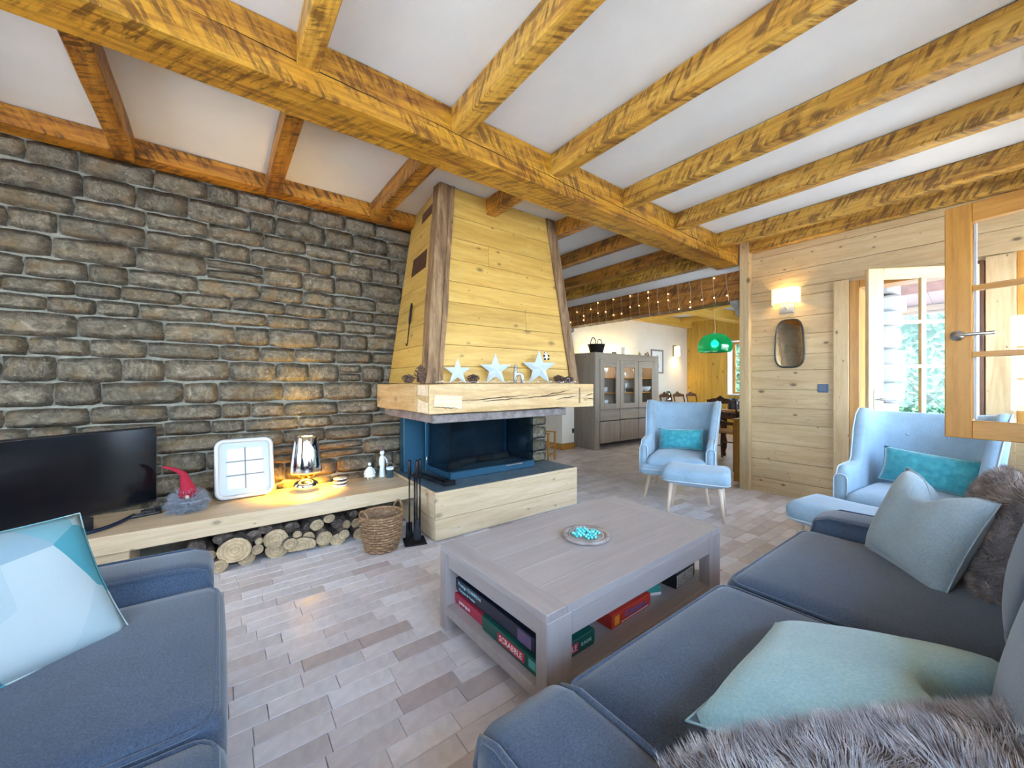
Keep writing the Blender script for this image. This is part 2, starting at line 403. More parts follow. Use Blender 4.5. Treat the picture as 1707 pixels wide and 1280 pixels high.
def pillow_data(w, h, t, n=14, pinch=.07, sag=0, seed=0):
    """cushion in the XZ plane, thickness along Y, base at z=0"""
    vs = []; fs = []
    def pt(u, v, s):
        k = (1 - abs(u) ** 3.2) * (1 - abs(v) ** 3.2)
        th = t / 2 * max(0, k) ** .55
        x = u * w / 2 * (1 - pinch * (1 - v * v)) ; z = v * h / 2 * (1 - pinch * (1 - u * u))
        wob = noise.noise(Vector((u * 1.7 + seed, v * 1.7, seed * 2.3))) * .018
        cr = 0
        if sag:   # karate-chop dent at the top edge
            cr = -sag * math.exp(-(u / .35) ** 2) * max(0, v) ** 2
        return Vector((x, s * (th + (wob if 0 < k else 0) * k * .6), z + h / 2 + cr))
    ids = {}
    for s in (-1, 1):
        for i in range(n + 1):
            for j in range(n + 1):
                edge = i in (0, n) or j in (0, n)
                key = (i, j, 0 if edge else s)
                if key not in ids:
                    ids[key] = len(vs); vs.append(pt(i / n * 2 - 1, j / n * 2 - 1, s))
    def gid(i, j, s): return ids[(i, j, 0 if (i in (0, n) or j in (0, n)) else s)]
    for i in range(n):
        for j in range(n):
            fs.append((gid(i, j, -1), gid(i + 1, j, -1), gid(i + 1, j + 1, -1), gid(i, j + 1, -1)))
            fs.append((gid(i, j, 1), gid(i, j + 1, 1), gid(i + 1, j + 1, 1), gid(i + 1, j, 1)))
    return vs, fs
def fur_data(vs, fs, count, ln, wd, seed, curl=.6):
    rnd = random.Random(seed); tri = []
    for f in fs:
        for k in range(1, len(f) - 1): tri.append((f[0], f[k], f[k + 1]))
    area = []; tot = 0
    for a, b_, c in tri:
        tot += (vs[b_] - vs[a]).cross(vs[c] - vs[a]).length / 2; area.append(tot)
    import bisect
    V, F = [], []
    for _ in range(count):
        t = tri[min(bisect.bisect(area, rnd.random() * tot), len(tri) - 1)]
        a, b_, c = (vs[i] for i in t); u, v = rnd.random(), rnd.random()
        if u + v > 1: u, v = 1 - u, 1 - v
        p = a + (b_ - a) * u + (c - a) * v; nr = (b_ - a).cross(c - a)
        if nr.length < 1e-9: continue
        nr.normalize()
        clump = Vector((noise.noise(p * 18), noise.noise(p * 18 + Vector((9, 0, 0))), noise.noise(p * 18 + Vector((0, 7, 0)))))
        d = (nr + clump * curl * 1.6 + Vector((rnd.uniform(-1, 1), rnd.uniform(-1, 1), rnd.uniform(-1, 1))) * curl * .45).normalized()
        s = d.cross(Vector((rnd.uniform(-1, 1), rnd.uniform(-1, 1), rnd.uniform(-1, 1)))).normalized() * wd
        L = ln * rnd.uniform(.6, 1.2); k = len(V)
        V += [p - s - nr * .002, p + s - nr * .002, p + d * L]
        F.append((k, k + 1, k + 2))
    return V, F
# ================================================================== STRUCTURE
ZC = 2.73; YW = 3.55; XE = 4.69
# ---- floor: a screed slab, laid pieces on top
floor = struct(box('floor', (-2.6, -.85, -.12), (9.5, 6.3, -.012), noisy('screed', [(.28, .25, .23), (.36, .33, .31)], 20), bevel=0))
PL, PW, GAP = .235, .088, .0022
piece_mesh = bpy.data.meshes.new('floor_tile')
bm = bmesh.new(); bm_box(bm, (-PL / 2 + GAP / 2, -PW / 2 + GAP / 2, -.012), (PL / 2 - GAP / 2, PW / 2 - GAP / 2, 0), .0012); bm.to_mesh(piece_mesh); bm.free()
piece_mesh.materials.append(FLOORM)
cells = []; rnd = random.Random(4)
for j in range(int((6.2 + .8) / PW)):
    off = rnd.random() * PL; y = -.6 + (j + .5) * PW
    for i in range(int(12.4 / PL)):
        x = -2.7 + off + (i + .5) * PL
        if not (-2.55 < x < 9.4): continue
        d = x * _s + y * _c; l = x * _c - y * _s
        vis = False; score = 0
        if d > .4:
            px = CX + FPX * l / d; py = CY + FPX * HCAM / d
            vis = -20 < px < 1730 and py < 1310
            # hidden by furniture in the photo
            if (-.95 < x < .02 and y < 1.95) or (.3 < x < 2.6 and y < .68) or (1.27 < x < 2.78 and y > 2.63) or y > 3.05 and x < 2.72: vis = False
            if .87 < x < 2.15 and 1.0 < y < 1.72: vis = False
            if py > 1130 and px > 800: vis = False
            score = 1 / d if vis else 0
        cells.append((score, x, y))
cells.sort(reverse=True)
for k, (sc, x, y) in enumerate(cells[:300]):
    o = bpy.data.objects.new('floor_tile', piece_mesh); COL.objects.link(o); o.parent = floor
    o.location = (Vector((x, y, rnd.uniform(-.0006, .0004))) - Vector(floor.location))
V, F = [], []
for sc, x, y in cells[300:]:
    k = len(V); a, b_ = PL / 2 - GAP / 2, PW / 2 - GAP / 2
    V += [(x - a, y - b_, 0), (x + a, y - b_, 0), (x + a, y + b_, 0), (x - a, y + b_, 0), (x - a, y - b_, -.012), (x + a, y - b_, -.012), (x + a, y + b_, -.012), (x - a, y + b_, -.012)]
    F += [(k, k + 1, k + 2, k + 3), (k, k + 4, k + 5, k + 1), (k + 1, k + 5, k + 6, k + 2), (k + 2, k + 6, k + 7, k + 3), (k + 3, k + 7, k + 4, k)]
o = obj('floor_tiles_beyond', [Vector(v) - Vector(floor.location) for v in V], F, FLOORM, floor); o['kind'] = 'stuff'
# ---- ceiling
ceiling = struct(box('ceiling', (-2.7, -.85, ZC), (4.8, 6.3, ZC + .2), PLASTER, bevel=0))
# ---- north wall: mortar bed and rough stones
wall_n = struct(box('wall_north', (-2.6, YW, 0), (2.70, YW + .25, ZC), MORTAR, bevel=0))
variants = []
for s in range(14):
    nx, nz = 6, 4; vs = []; fs = []; rs = random.Random(s)
    for j in range(nz + 1):
        for i in range(nx + 1):
            u, v = i / nx - .5, j / nz - .5
            e = max(abs(u) * 2, abs(v) * 2)
            q = Vector((u * 3 + s * 3.1, v * 2, s * 1.7))
            jx = noise.noise(q * 1.7) * .035 if abs(u) > .49 else noise.noise(q * 2) * .02
            jz = noise.noise(q * 1.3 + Vector((5, 5, 5))) * .07
            if abs(u) > .49 and abs(v) > .49: u *= .975; v *= .90
            dep = -.030 + .012 * max(0, e - .7) / .3 + noise.noise(q * 2.6 + Vector((1, 2, 3))) * .014
            vs.append(Vector((u + jx, dep, v + jz)))
    for j in range(nz):
        for i in range(nx):
            a = j * (nx + 1) + i; fs.append((a, a + 1, a + nx + 2, a + nx + 1))
    ring = [i for i in range(nx + 1)] + [(j + 1) * (nx + 1) - 1 for j in range(1, nz + 1)] + [nz * (nx + 1) + i for i in range(nx - 1, -1, -1)] + [j * (nx + 1) for j in range(nz - 1, 0, -1)]
    k = len(vs)
    for r_ in ring: vs.append(Vector((vs[r_].x * 1.02, .02, vs[r_].z * 1.02)))
    L = len(ring)
    for q in range(L): fs.append((ring[q], k + q, k + (q + 1) % L, ring[(q + 1) % L]))
    me = bpy.data.meshes.new('stone'); me.from_pydata([tuple(v) for v in vs], [], fs); me.materials.append(STONE)
    for p in me.polygons: p.use_smooth = True
    variants.append(me)
def stone(x0, x1, z0, z1, y, parent, face='y'):
    o = bpy.data.objects.new('stone', rs2.choice(variants)); COL.objects.link(o); o.parent = parent
    o.location = Vector(((x0 + x1) / 2, y, (z0 + z1) / 2)) - Vector(parent.location); o.scale = (x1 - x0, 1, z1 - z0)
    o.rotation_euler = (0, rs2.uniform(-.012, .012), 0)
rs2 = random.Random(11)
z = .26
while z < 2.62:
    hgt = rs2.choice([.10, .115, .13, .14, .15])
    if z + hgt > 2.66: hgt = 2.68 - z
    x = -2.55 - rs2.random() * .3
    while x < 1.52:
        ln = rs2.uniform(.17, .41)
        x1 = min(x + ln, 1.56)
        if x1 - x > .07:
            if hgt > .135 and rs2.random() < .12 and x1 - x < .38:
                h2 = hgt * .5; stone(x + .006, x1 - .006, z + .005, z + h2 - .004, YW, wall_n); stone(x + .006, x1 - .006, z + h2 + .004, z + hgt - .005, YW, wall_n)
            else:
                stone(x + .003, x1 - .003, z + .003 + rs2.uniform(-.004, .004), z + hgt - .003 + rs2.uniform(-.004, .004), YW, wall_n)
        x = x1 + .003
    z += hgt + .004
# stone pier that closes the wall beside the fire
pier_n = struct(box('wall_fire_pier', (2.49, 3.02, .369), (2.68, YW, .888), MORTAR, bevel=0))
z = .37
while z < .86:
    hgt = min(rs2.uniform(.09, .16), .888 - z)
    stone(2.475, 2.70, z + .004, min(z + hgt - .004, .888), 3.025, pier_n)
    o = bpy.data.objects.new('stone', rs2.choice(variants)); COL.objects.link(o); o.parent = pier_n
    o.location = Vector((2.68, 3.24, z + hgt / 2)) - Vector(pier_n.location); o.scale = (.44, 1, hgt - .008); o.rotation_euler = (0, 0, R(90))
    z += hgt
# ---- west and south walls (behind the viewer), with windows, some added for more light
WALLIN = wood('pine', 'x')
def wall_with_holes(name, axis, pos, thick, a0, a1, z0, z1, holes, m):
    """axis 'x': wall runs along x at y=pos; axis 'y': runs along y at x=pos"""
    bm = bmesh.new(); cur = a0
    def add(p0, p1, q0, q1):
        if p1 - p0 < 1e-4 or q1 - q0 < 1e-4: return
        if axis == 'x': bm_box(bm, (p0, pos, q0), (p1, pos + thick, q1))
        else: bm_box(bm, (pos, p0, q0), (pos + thick, p1, q1))
    for (h0, h1, b0, b1) in sorted(holes):
        add(cur, h0, z0, z1); add(h0, h1, z0, b0); add(h0, h1, b1, z1); cur = h1
    add(cur, a1, z0, z1)
    return struct(frombm(name, bm, m))
SW = [(-1.9, -.5, .75, 2.2), (-.2, 1.2, .80, 2.2), (1.6, 2.6, .88, 2.13), (3.06, 4.54, .88, 2.13)]
wall_s = wall_with_holes('wall_south', 'x', -.47, -.25, -2.6, 4.9, 0, ZC, SW, WALLIN)
wall_w = wall_with_holes('wall_west', 'y', -2.6, -.2, -.75, 3.75, 0, ZC, [(.4, 2.6, .7, 2.25)], wood('pine', 'y'))
def window_unit(name, axis, pos, h, cols, rows, m, skip=()):
    """fixed frame in an opening with muntins and one pane per light"""
    a0, a1, z0, z1 = h
    root = struct(empty(name, (0, 0, 0)))
    def B(n, p0, p1, q0, q1, d0, d1, mm, par): 
        if axis == 'x': return box(n, (p0, pos + d0, q0), (p1, pos + d1, q1), mm, par, .003)
        return box(n, (pos + d0, p0, q0), (pos + d1, p1, q1), mm, par, .003)
    w = .06
    B('frame_side', a0, a0 + w, z0, z1, -.03, .03, m, root); B('frame_side', a1 - w, a1, z0, z1, -.03, .03, m, root)
    B('frame_top', a0 + w, a1 - w, z1 - w, z1, -.03, .03, m, root); B('frame_bottom', a0 + w, a1 - w, z0, z0 + w, -.03, .03, m, root)
    ia, ib, ja, jb = a0 + w, a1 - w, z0 + w, z1 - w
    for i in range(1, cols): p = ia + (ib - ia) * i / cols; B('muntin', p - .012, p + .012, ja, jb, -.018, .018, m, root)
    for j in range(1, rows): p = ja + (jb - ja) * j / rows; B('muntin', ia, ib, p - .012, p + .012, -.017, .017, m, root)
    for i in range(cols):
        for j in range(rows):
            B('pane', ia + (ib - ia) * i / cols, ia + (ib - ia) * (i + 1) / cols, ja + (jb - ja) * j / rows, ja + (jb - ja) * (j + 1) / rows, -.002, .002, PANE, root)
    return root
HONEY = wood('honey', 'z')
window_unit('window_1', 'x', -.60, SW[0], 4, 3, HONEY)
window_unit('window_2', 'x', -.60, SW[1], 4, 3, HONEY)
window_unit('added_window_south', 'x', -.60, SW[2], 2, 3, HONEY)  # unseen window added to let in more light
window_unit('added_window_west', 'y', -2.7, (.4, 2.6, .7, 2.25), 4, 3, HONEY)  # unseen window, added large to light the stone wall evenly
for h in SW:
    portal(((h[0] + h[1]) / 2, -.74, (h[2] + h[3]) / 2), (R(90), 0, 0), h[1] - h[0], h[3] - h[2])
portal((-2.82, 1.5, 1.475), (0, R(-90), 0), 1.55, 2.2)
# ---- east wall: knotty planks, doorway and window
DY0, DY1, DZ = .20, 1.0, 2.12
EW = (-.42, .05, .75, 2.30)
wall_e = wall_with_holes('wall_east', 'y', XE + .02, .18, -.72, 1.84, 0, ZC, [(DY0, DY1, 0, DZ), EW], wood('pine', 'y'))
pz = 0; rp_ = random.Random(7)
hs = [.16, .20, .18, .21, .17, .19, .20, .16, .20, .18, .21, .19, .18, .20, .2]
for hh in hs:
    z1 = min(pz + hh, 2.60)
    if z1 - pz < .03: break
    y0 = 1.115 if pz < 2.15 else -.46
    if pz < 2.15 < z1: z1 = 2.15
    slab('plank', [(XE, y0, pz + .0015), (XE, y0, z1 - .0015), (XE, 1.835, z1 - .0015), (XE, 1.835, pz + .0015)][::-1], -.019, wood('pine', 'y'), wall_e, .0025)
    pz = z1
struct(box('trim_1', (XE - .03, 1.0, 0), (XE + .02, 1.113, 2.14), wood('pine', 'z'), bevel=.003))
struct(box('trim_2', (XE - .02, .055, 0), (XE + .02, .195, 2.14), wood('pine', 'z'), bevel=.003))
struct(box('trim_3', (XE - .06, 1.835, 0), (XE + .20, 1.935, ZC), wood('pine', 'z'), bevel=.004))
# ---- glazed door, standing open into the room
PALE = wood('paleframe', 'z')
fr = struct(empty('trim_4', (0, 0, 0)))
box('jamb', (XE - .02, DY1 - .075, 0), (XE + .19, DY1 - .001, DZ - .001), HONEY, fr)
box('jamb', (XE - .02, DY0 + .001, 0), (XE + .19, DY0 + .06, DZ - .001), wood('walnut', 'z'), fr)
box('head', (XE - .02, DY0 + .06, DZ - .07), (XE + .19, DY1 - .075, DZ - .001), wood('honey', 'y'), fr)
door = struct(empty('door_1', (XE - .03, .235, 0), R(90 + 42.6)))   # local +x runs from the hinge to the lock stile
DW, DH = .74, 2.09
for x0, x1 in ((0, .085), (DW - .105, DW)): box('stile', (x0, -.022, .01), (x1, .022, DH), PALE, door)
box('rail_top', (.085, -.022, DH - .085), (DW - .105, .022, DH), wood('paleframe', 'x'), door)
box('rail_bottom', (.085, -.022, .01), (DW - .105, .022, .22), wood('paleframe', 'x'), door)
rowz = [.22, .56, .90, 1.31, 1.66, DH - .085]
for zz in rowz[1:-1]: box('muntin', (.085, -.016, zz - .014), (DW - .105, .016, zz + .014), wood('paleframe', 'x'), door, .002)
xm = (.085 + DW - .105) / 2
box('muntin', (xm - .016, -.017, .22), (xm + .016, .017, DH - .085), PALE, door, .002)
for i, (x0, x1) in enumerate(((.085, xm - .016), (xm + .016, DW - .105))):
    for j in range(5): box('pane', (x0, -.002, rowz[j]), (x1, .002, rowz[j + 1]), PANE, door, 0)
pl = box('lock_plate', (DW - .075, .022, .90), (DW - .035, .028, 1.14), NICKEL, door, .004)
tube('handle', [(DW - .055, .026, 1.05), (DW - .055, .07, 1.05), (DW - .075, .075, 1.05), (DW - .18, .075, 1.05)], .009, NICKEL, door)
# second glazed opening in the east wall
window_unit('window_5', 'y', XE + .08, EW, 1, 3, HONEY)
portal((XE + .22, .6, 1.05), (0, R(90), 0), 2.1, .78)
portal((XE + .22, -.185, 1.5), (0, R(90), 0), 1.5, .46)
# ---- window over the sofa with one leaf swung into the room
w6 = window_unit('window_6', 'x', -.60, SW[3], 1, 1, HONEY)
sash = empty('window_sash', (3.07, -.45, .885), R(90 - 11), 'orange-brown wooden window leaf with small panes, swung open into the room', 'window')
SWD, SHT = .735, 1.245
box('stile', (0, -.025, 0), (.085, .025, SHT), HONEY, sash); box('stile', (SWD - .10, -.025, 0), (SWD, .025, SHT), HONEY, sash)
box('rail', (.085, -.025, 0), (SWD - .10, .025, .095), wood('honey', 'x'), sash); box('rail', (.085, -.025, SHT - .10), (SWD - .10, .025, SHT), wood('honey', 'x'), sash)
for k in (1, 2):
    zz = .095 + (SHT - .195) * k / 3; box('muntin', (.085, -.02, zz - .014), (SWD - .10, .02, zz + .014), wood('honey', 'x'), sash, .002)
for k in range(3):
    z0 = .095 + (SHT - .195) * k / 3; z1 = .095 + (SHT - .195) * (k + 1) / 3
    box('pane', (.085, .004, z0), (SWD - .10, .008, z1), PANE, sash, 0); box('pane', (.085, -.010, z0), (SWD - .10, -.006, z1), PANE, sash, 0)
    for xx in (.088, SWD - .112): box('glazing_bead', (xx, -.006, z0 + .01), (xx + .009, .004, z1 - .01), WHITE, sash, 0)
lathe('handle_rose', [(0, .012), (.026, .011), (.028, 0)], NICKEL, sash, 16, (SWD - .05, .025, SHT * .44), (R(-90), 0, 0))
tube('handle', [(SWD - .05, .028, SHT * .44), (SWD - .05, .065, SHT * .44), (SWD - .07, .072, SHT * .44), (SWD - .19, .072, SHT * .44)], .0085, NICKEL, sash)
# ---- dining room shell beyond the opening
struct(box('wall_pier', (4.81, 4.92, 0), (5.11, 6.3, ZC), CREAM, bevel=.002))
struct(box('wall_dining_north', (5.11, 5.10, 0), (9.3, 5.3, ZC), CREAM, bevel=0))
struct(box('wall_alcove_north', (2.70, 6.05, 0), (4.81, 6.25, ZC), CREAM, bevel=0))
struct(box('wall_alcove_west', (2.50, YW + .25, 0), (2.70, 6.25, ZC), CREAM, bevel=0))
DSW = (6.0, 8.4, .9, 2.15)
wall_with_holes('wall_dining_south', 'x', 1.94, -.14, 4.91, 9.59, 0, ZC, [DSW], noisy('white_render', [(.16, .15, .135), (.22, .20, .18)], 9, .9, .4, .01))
window_unit('added_window_dining', 'x', 1.87, DSW, 4, 3, HONEY)  # unseen window added to brighten the dining room
portal((7.2, 1.78, 1.52), (R(90), 0, 0), 2.4, 1.25)
DWN = (3.35, 4.12, .92, 2.12)
wall_d = wall_with_holes('wall_dining_east', 'y', 9.29, .3, 1.94, 5.3, 0, ZC, [DWN], wood('ochre', 'z'))
yy = 5.10; rp_ = random.Random(3)
while yy > 1.95:
    w = rp_.uniform(.16, .24); y0 = max(yy - w, 1.945)
    segs = [(0, ZC - .02)] if (y0 > DWN[1] + .0 or yy < DWN[0]) else [(0, DWN[2]), (DWN[3], ZC - .02)]
    for z0, z1 in segs:
        slab('board', [(9.29, y0 + .002, z0), (9.29, y0 + .002, z1), (9.29, yy - .002, z1), (9.29, yy - .002, z0)][::-1], -.014, wood('ochre', 'z'), wall_d, .002)
    yy = y0
window_unit('window_7', 'y', 9.53, DWN, 2, 4, HONEY)
struct(boxes('trim_5', [((9.26, DWN[0] - .015, DWN[2] - .02), (9.50, DWN[1] + .02, DWN[2] + .005)), ((9.262, DWN[1] - .004, DWN[2]), (9.50, DWN[1] + .012, DWN[3])), ((9.262, DWN[0] - .01, DWN[3] - .004), (9.50, DWN[1] + .012, DWN[3] + .012))], plain('white_reveal', (.8, .79, .76), .6)))
portal((9.64, (DWN[0] + DWN[1]) / 2, 1.5), (0, R(90), 0), 1.2, .77)
struct(box('ceiling_dining', (4.8, 1.80, ZC - .02), (9.6, 5.3, ZC + .2), PLASTER, bevel=0))
BASE = wood('honey', 'x')
struct(boxes('baseboard_pier', [((4.797, 4.905, 0), (5.11, 4.92, .11)), ((4.795, 4.905, 0), (4.81, 6.05, .11))], BASE))
struct(box('baseboard_dining', (5.11, 5.085, 0), (9.28, 5.10, .11), BASE))
# ---- timbers
def timber(name, lo, hi, m, label, cat='beam', group=None, seed=0, bev=.005, wob=.008):
    lo, hi = Vector(lo), Vector(hi); c = (lo + hi) / 2; s = (hi - lo)
    ax = max(range(3), key=lambda a: s[a]); nseg = max(2, int(s[ax] / .22))
    bm = bmesh.new(); bm_box(bm, -s / 2, s / 2, min(bev, .005), 1)
    # ring cuts along the length, then a hand-hewn wobble
    for i in range(1, nseg):
        t = -s[ax] / 2 + s[ax] * i / nseg; nv = [0, 0, 0]; nv[ax] = 1; co = [0, 0, 0]; co[ax] = t
        bmesh.ops.bisect_plane(bm, geom=list(bm.verts) + list(bm.edges) + list(bm.faces), plane_co=co, plane_no=nv)
    for v in bm.verts:
        q = v.co * 2.1 + Vector((seed * 3.3, seed, seed * 1.7))
        d = Vector((noise.noise(q), noise.noise(q + Vector((7, 0, 0))), noise.noise(q + Vector((0, 0, 9))))) * wob; d[ax] = 0
        v.co += d
    o = frombm(name, bm, m, loc=c)
    return tag(o, label, cat, group)
main_beam = timber('main_beam', (-2.58, 1.94, 2.488), (XE - .07, 2.17, ZC - .003), wood('beam', 'x'), 'massive honey-stained main beam carrying the joists, parallel to the stone wall', seed=1)
# a long drying crack along the face of the main beam
cr = []; rc = random.Random(5)
for x0, x1, zz in ((-.1, 1.0, 2.615), (.7, 1.75, 2.60), (1.5, 2.35, 2.588), (2.2, 3.2, 2.583), (3.0, 4.4, 2.60)):
    pts = [Vector((x0 + (x1 - x0) * i / 14, 1.938 + rc.uniform(-.001, .001), zz - .05 * i / 14 + rc.uniform(-.003, .003))) for i in range(15)]
    cr.append((pts, [.0006 + .0022 * math.sin(math.pi * i / 14) for i in range(15)]))
o = tubes('crack', cr, plain('crack_dark', (.035, .015, .006), .9), None, 4); o.parent = main_beam; o.location = -Vector(main_beam.location)
timber('wall_beam', (-2.58, 3.40, 2.615), (1.46, YW - .005, ZC - .003), wood('nbeam', 'x'), 'orange-stained wall plate beam lying along the top of the stone wall', seed=2)
JX = [(-1.95, -1.85), (-1.22, -1.12), (-.52, -.425), (.275, .365), (1.04, 1.14), (1.787, 1.88), (2.575, 2.68), (3.32, 3.42), (4.12, 4.22)]
ORD = ['eighth', 'seventh', 'sixth', 'fifth', 'fourth', 'third', 'second', 'first']
ORD = {8: 'nearest', 7: 'second', 6: 'third', 5: 'fourth', 4: 'fifth', 3: 'sixth', 2: 'seventh', 1: 'eighth', 0: 'ninth'}
for k, (x0, x1) in enumerate(JX):
    timber('ceiling_joist', (x0, -.46, 2.585), (x1, 1.945, ZC - .003), wood('joist', 'y'), 'rough-sawn joist from main beam towards the windows, %s from the plank wall' % ORD[k], 'joist', 'joists on the window side', k + 5, .008, .006)
for k, (x0, x1) in enumerate(JX):
    y1 = YW - .13 if k < 5 else (2.74 if k == 5 else 6.0)
    if k == 6: y1 = 6.0
    timber('ceiling_joist', (x0, 2.165, 2.585), (x1, y1, ZC - .003), wood('nbeam', 'y'), 'stained joist behind the main beam on the fireplace side, %s from the plank wall line' % ORD[k], 'joist', 'joists on the fireplace side', k + 25, .008, .006)
timber('plate_joist', (XE - .075, -.46, 2.60), (XE + .01, 1.83, ZC - .003), wood('joist', 'y'), 'sawn joist lying along the top of the knotty plank wall', 'joist', None, 50, .006, .003)
timber('plate_joist', (XE - .09, 2.17, 2.56), (XE + .025, 4.90, ZC - .003), wood('joist', 'y'), 'sawn joist running above the beam wrapped in fairy lights', 'joist', None, 51, .006, .003)
light_beam = timber('opening_beam', (XE - .02, 1.94, 2.115), (XE + .20, 4.96, 2.44), wood('darkbeam', 'y'), 'dark stained beam over the dining room opening, wrapped in fairy lights', 'beam', None, 52, .012, .008)
struct(box('wall_over_opening', (XE + .03, 1.936, 2.44), (XE + .19, 4.95, ZC), PLASTER, bevel=0))
CORB = noisy('grey_stone', [(.10, .10, .10), (.22, .21, .20), (.30, .29, .28)], 24, .85, .6, .01)
for (y0, y1, ydir) in ((4.72, 4.96, 1), (1.937, 2.06, -1)):
    pts = [(0, 0), (0, -.19), (.07, -.19), (.12, -.10), (.22, -.04), (.22, 0)]
    vs = []; 
    for xx in (XE - .03, XE + .19):
        for (a, b_) in pts:
            y = 4.92 - a if ydir == 1 else 1.937 + a * .5
            vs.append((xx, y, 2.113 + b_))
    n = len(pts); fs = [tuple(range(n)), tuple(range(2 * n - 1, n - 1, -1))] + [(i, i + n, (i + 1) % n + n, (i + 1) % n) for i in range(n)]
    tag(obj('corbel', vs, fs, CORB), 'rough grey stone corbel carrying the fairy-light beam ' + ('at the cream pier' if ydir == 1 else 'beside the plank wall post'), 'corbel')
timber('dining_beam', (4.95, 3.75, 2.50), (9.28, 3.95, ZC - .03), wood('ochre', 'x'), 'yellow pine beam across the dining room ceiling towards the window wall', 'beam', None, 60, .006, .003)
timber('dining_beam', (4.95, 4.95, 2.52), (9.28, 5.095, ZC - .03), wood('ochre', 'x'), 'yellow pine beam along the top of the cream dining room wall', 'beam', None, 61, .006, .003)
for k, xx in enumerate((6.4, 7.6, 8.7)):
    timber('dining_joist', (xx, 1.95, 2.60), (xx + .1, 4.94, ZC - .03), wood('ochre', 'y'), 'yellow pine dining room cross joist, %s from the opening' % ('first','second','third')[k], 'joist', 'dining room joists', 62 + k, .006, .003)
# ---- outdoors beyond the glazed door
struct(box('ground_terrace', (-30, -40, -.5), (60, 40, -.16), noisy('pale_gravel', [(.46, .45, .42), (.58, .57, .54)], 60, .9, .4, .01), bevel=0))
struct(box('roof_sun_shade', (-5.4, -2.0, ZC + .2), (5.4, 6.9, ZC + .45), noisy('roof_brown', [(.2, .12, .08), (.3, .2, .13)], 8), bevel=0))  # unseen roof, eaves extended to keep the sun out of the windows
LEAFC = []
def leaves(count, lo, hi, size, seed):
    r_ = random.Random(seed); V, F = [], []
    for _ in range(count):
        p = Vector([r_.uniform(a, b_) for a, b_ in zip(lo, hi)])
        p.x += noise.noise(p * .9) * .35
        u = Vector((r_.uniform(-1, 1), r_.uniform(-1, 1), r_.uniform(-1, 1))).normalized(); w = u.orthogonal().normalized()
        s = size * r_.uniform(.6, 1.3); k = len(V)
        V += [p - u * s, p + w * s * .5, p + u * s, p - w * s * .5]; F.append((k, k + 1, k + 2, k + 3))
    return V, F
LEAF = noisy('hedge_leaf', [(.005, .03, .016), (.012, .06, .032), (.028, .11, .06)], 3, .6, .1, .01)
hd = empty('hedge', (14, 2, -.16), 0, 'tall clipped green hedge beyond the terrace outside the glazed door', 'hedge')
v, f = leaves(26000, (-.4, -9, .1), (.5, 9, 3.4), .085, 3); o = obj('foliage', v, f, LEAF, hd); o['kind'] = 'stuff'
box('stems', (-.05, -9, 0), (.55, 9, 3.2), plain('hedge_core', (.02, .06, .03), .9), hd, 0)
pp = empty('porch_pier', (8.3, 1.42, -.16), 0, 'whitewashed stone pier of the porch outside the glazed door', 'pier')
rr = random.Random(9); z = 0
while z < 2.9:
    hgt = rr.uniform(.22, .36)
    v, f = roundbox_data(.62 + rr.uniform(-.05, .05), .5 + rr.uniform(-.04, .04), hgt - .012, .05, 4); obj('stone_block', v, f, noisy('whitewashed_stone', [(.16, .15, .14), (.24, .23, .21)], 9, .9, .6, .02), pp, True, (rr.uniform(-.03, .03), rr.uniform(-.03, .03), z + hgt / 2)); z += hgt
pr = empty('porch_roof', (8.4, 0, 2.9), 0, 'reddish boarded porch roof on a post outside the glazed door', 'roof')
for k in range(12):
    slab('roof_board', [(-2.6, -3.5 + k * .5, .5), (1.8, -3.5 + k * .5, -.4), (1.8, -3.004 + k * .5, -.4), (-2.6, -3.004 + k * .5, .5)][::-1], .04, noisy('red_boards', [(.16, .07, .05), (.24, .12, .09)], 6, .7), pr)
box('post', (1.45, .62, -3.05), (1.6, .77, -.35), wood('weathered', 'z'), pr); box('eave_beam', (1.5, -3.5, -.5), (1.65, 2.5, -.36), wood('weathered', 'y'), pr)
# ================================================================== FIREPLACE
SLATE = noisy('slate', [(.045, .075, .095), (.085, .12, .145), (.12, .16, .18)], 14, .45, .25, .006)
HX0, HX1, HY = 1.272, 2.765, 2.625
hearth = empty('hearth', (2.0, 3.0, 0), 0, 'raised fireplace hearth clad in pale pine boards with a slate top', 'hearth')
def W(root, p): return Vector(p) - Vector(root.location)
box('core', W(hearth, (HX0 + .02, HY + .02, .0)), W(hearth, (HX1 - .02, YW - .045, .345)), plain('core_grey', (.3, .3, .3), .8), hearth, 0)
for z0, z1 in ((.012, .165), (.168, .345)):
    slab('board', [W(hearth, (HX0, HY, z0)), W(hearth, (HX1, HY, z0)), W(hearth, (HX1, HY, z1)), W(hearth, (HX0, HY, z1))], .02, wood('board', 'x'), hearth, .0015)
    slab('board', [W(hearth, (HX0, YW - .045, z0)), W(hearth, (HX0, HY + .0205, z0)), W(hearth, (HX0, HY + .0205, z1)), W(hearth, (HX0, YW - .045, z1))], .02, wood('board', 'y'), hearth, .0015)
    slab('board', [W(hearth, (HX1, HY + .0205, z0)), W(hearth, (HX1, YW - .05, z0)), W(hearth, (HX1, YW - .05, z1)), W(hearth, (HX1, HY + .0205, z1))], .02, wood('board', 'y'), hearth, .0015)
box('slate_top', W(hearth, (HX0 + .012, HY + .012, .345)), W(hearth, (HX1 - .012, YW - .045, .368)), SLATE, hearth, .003)
boxes('rim', [(W(hearth, (HX0, HY, .346)), W(hearth, (HX1, HY + .012, .366))), (W(hearth, (HX0, HY + .0121, .346)), W(hearth, (HX0 + .012, YW - .045, .366)))], wood('board', 'x'), hearth, .001)
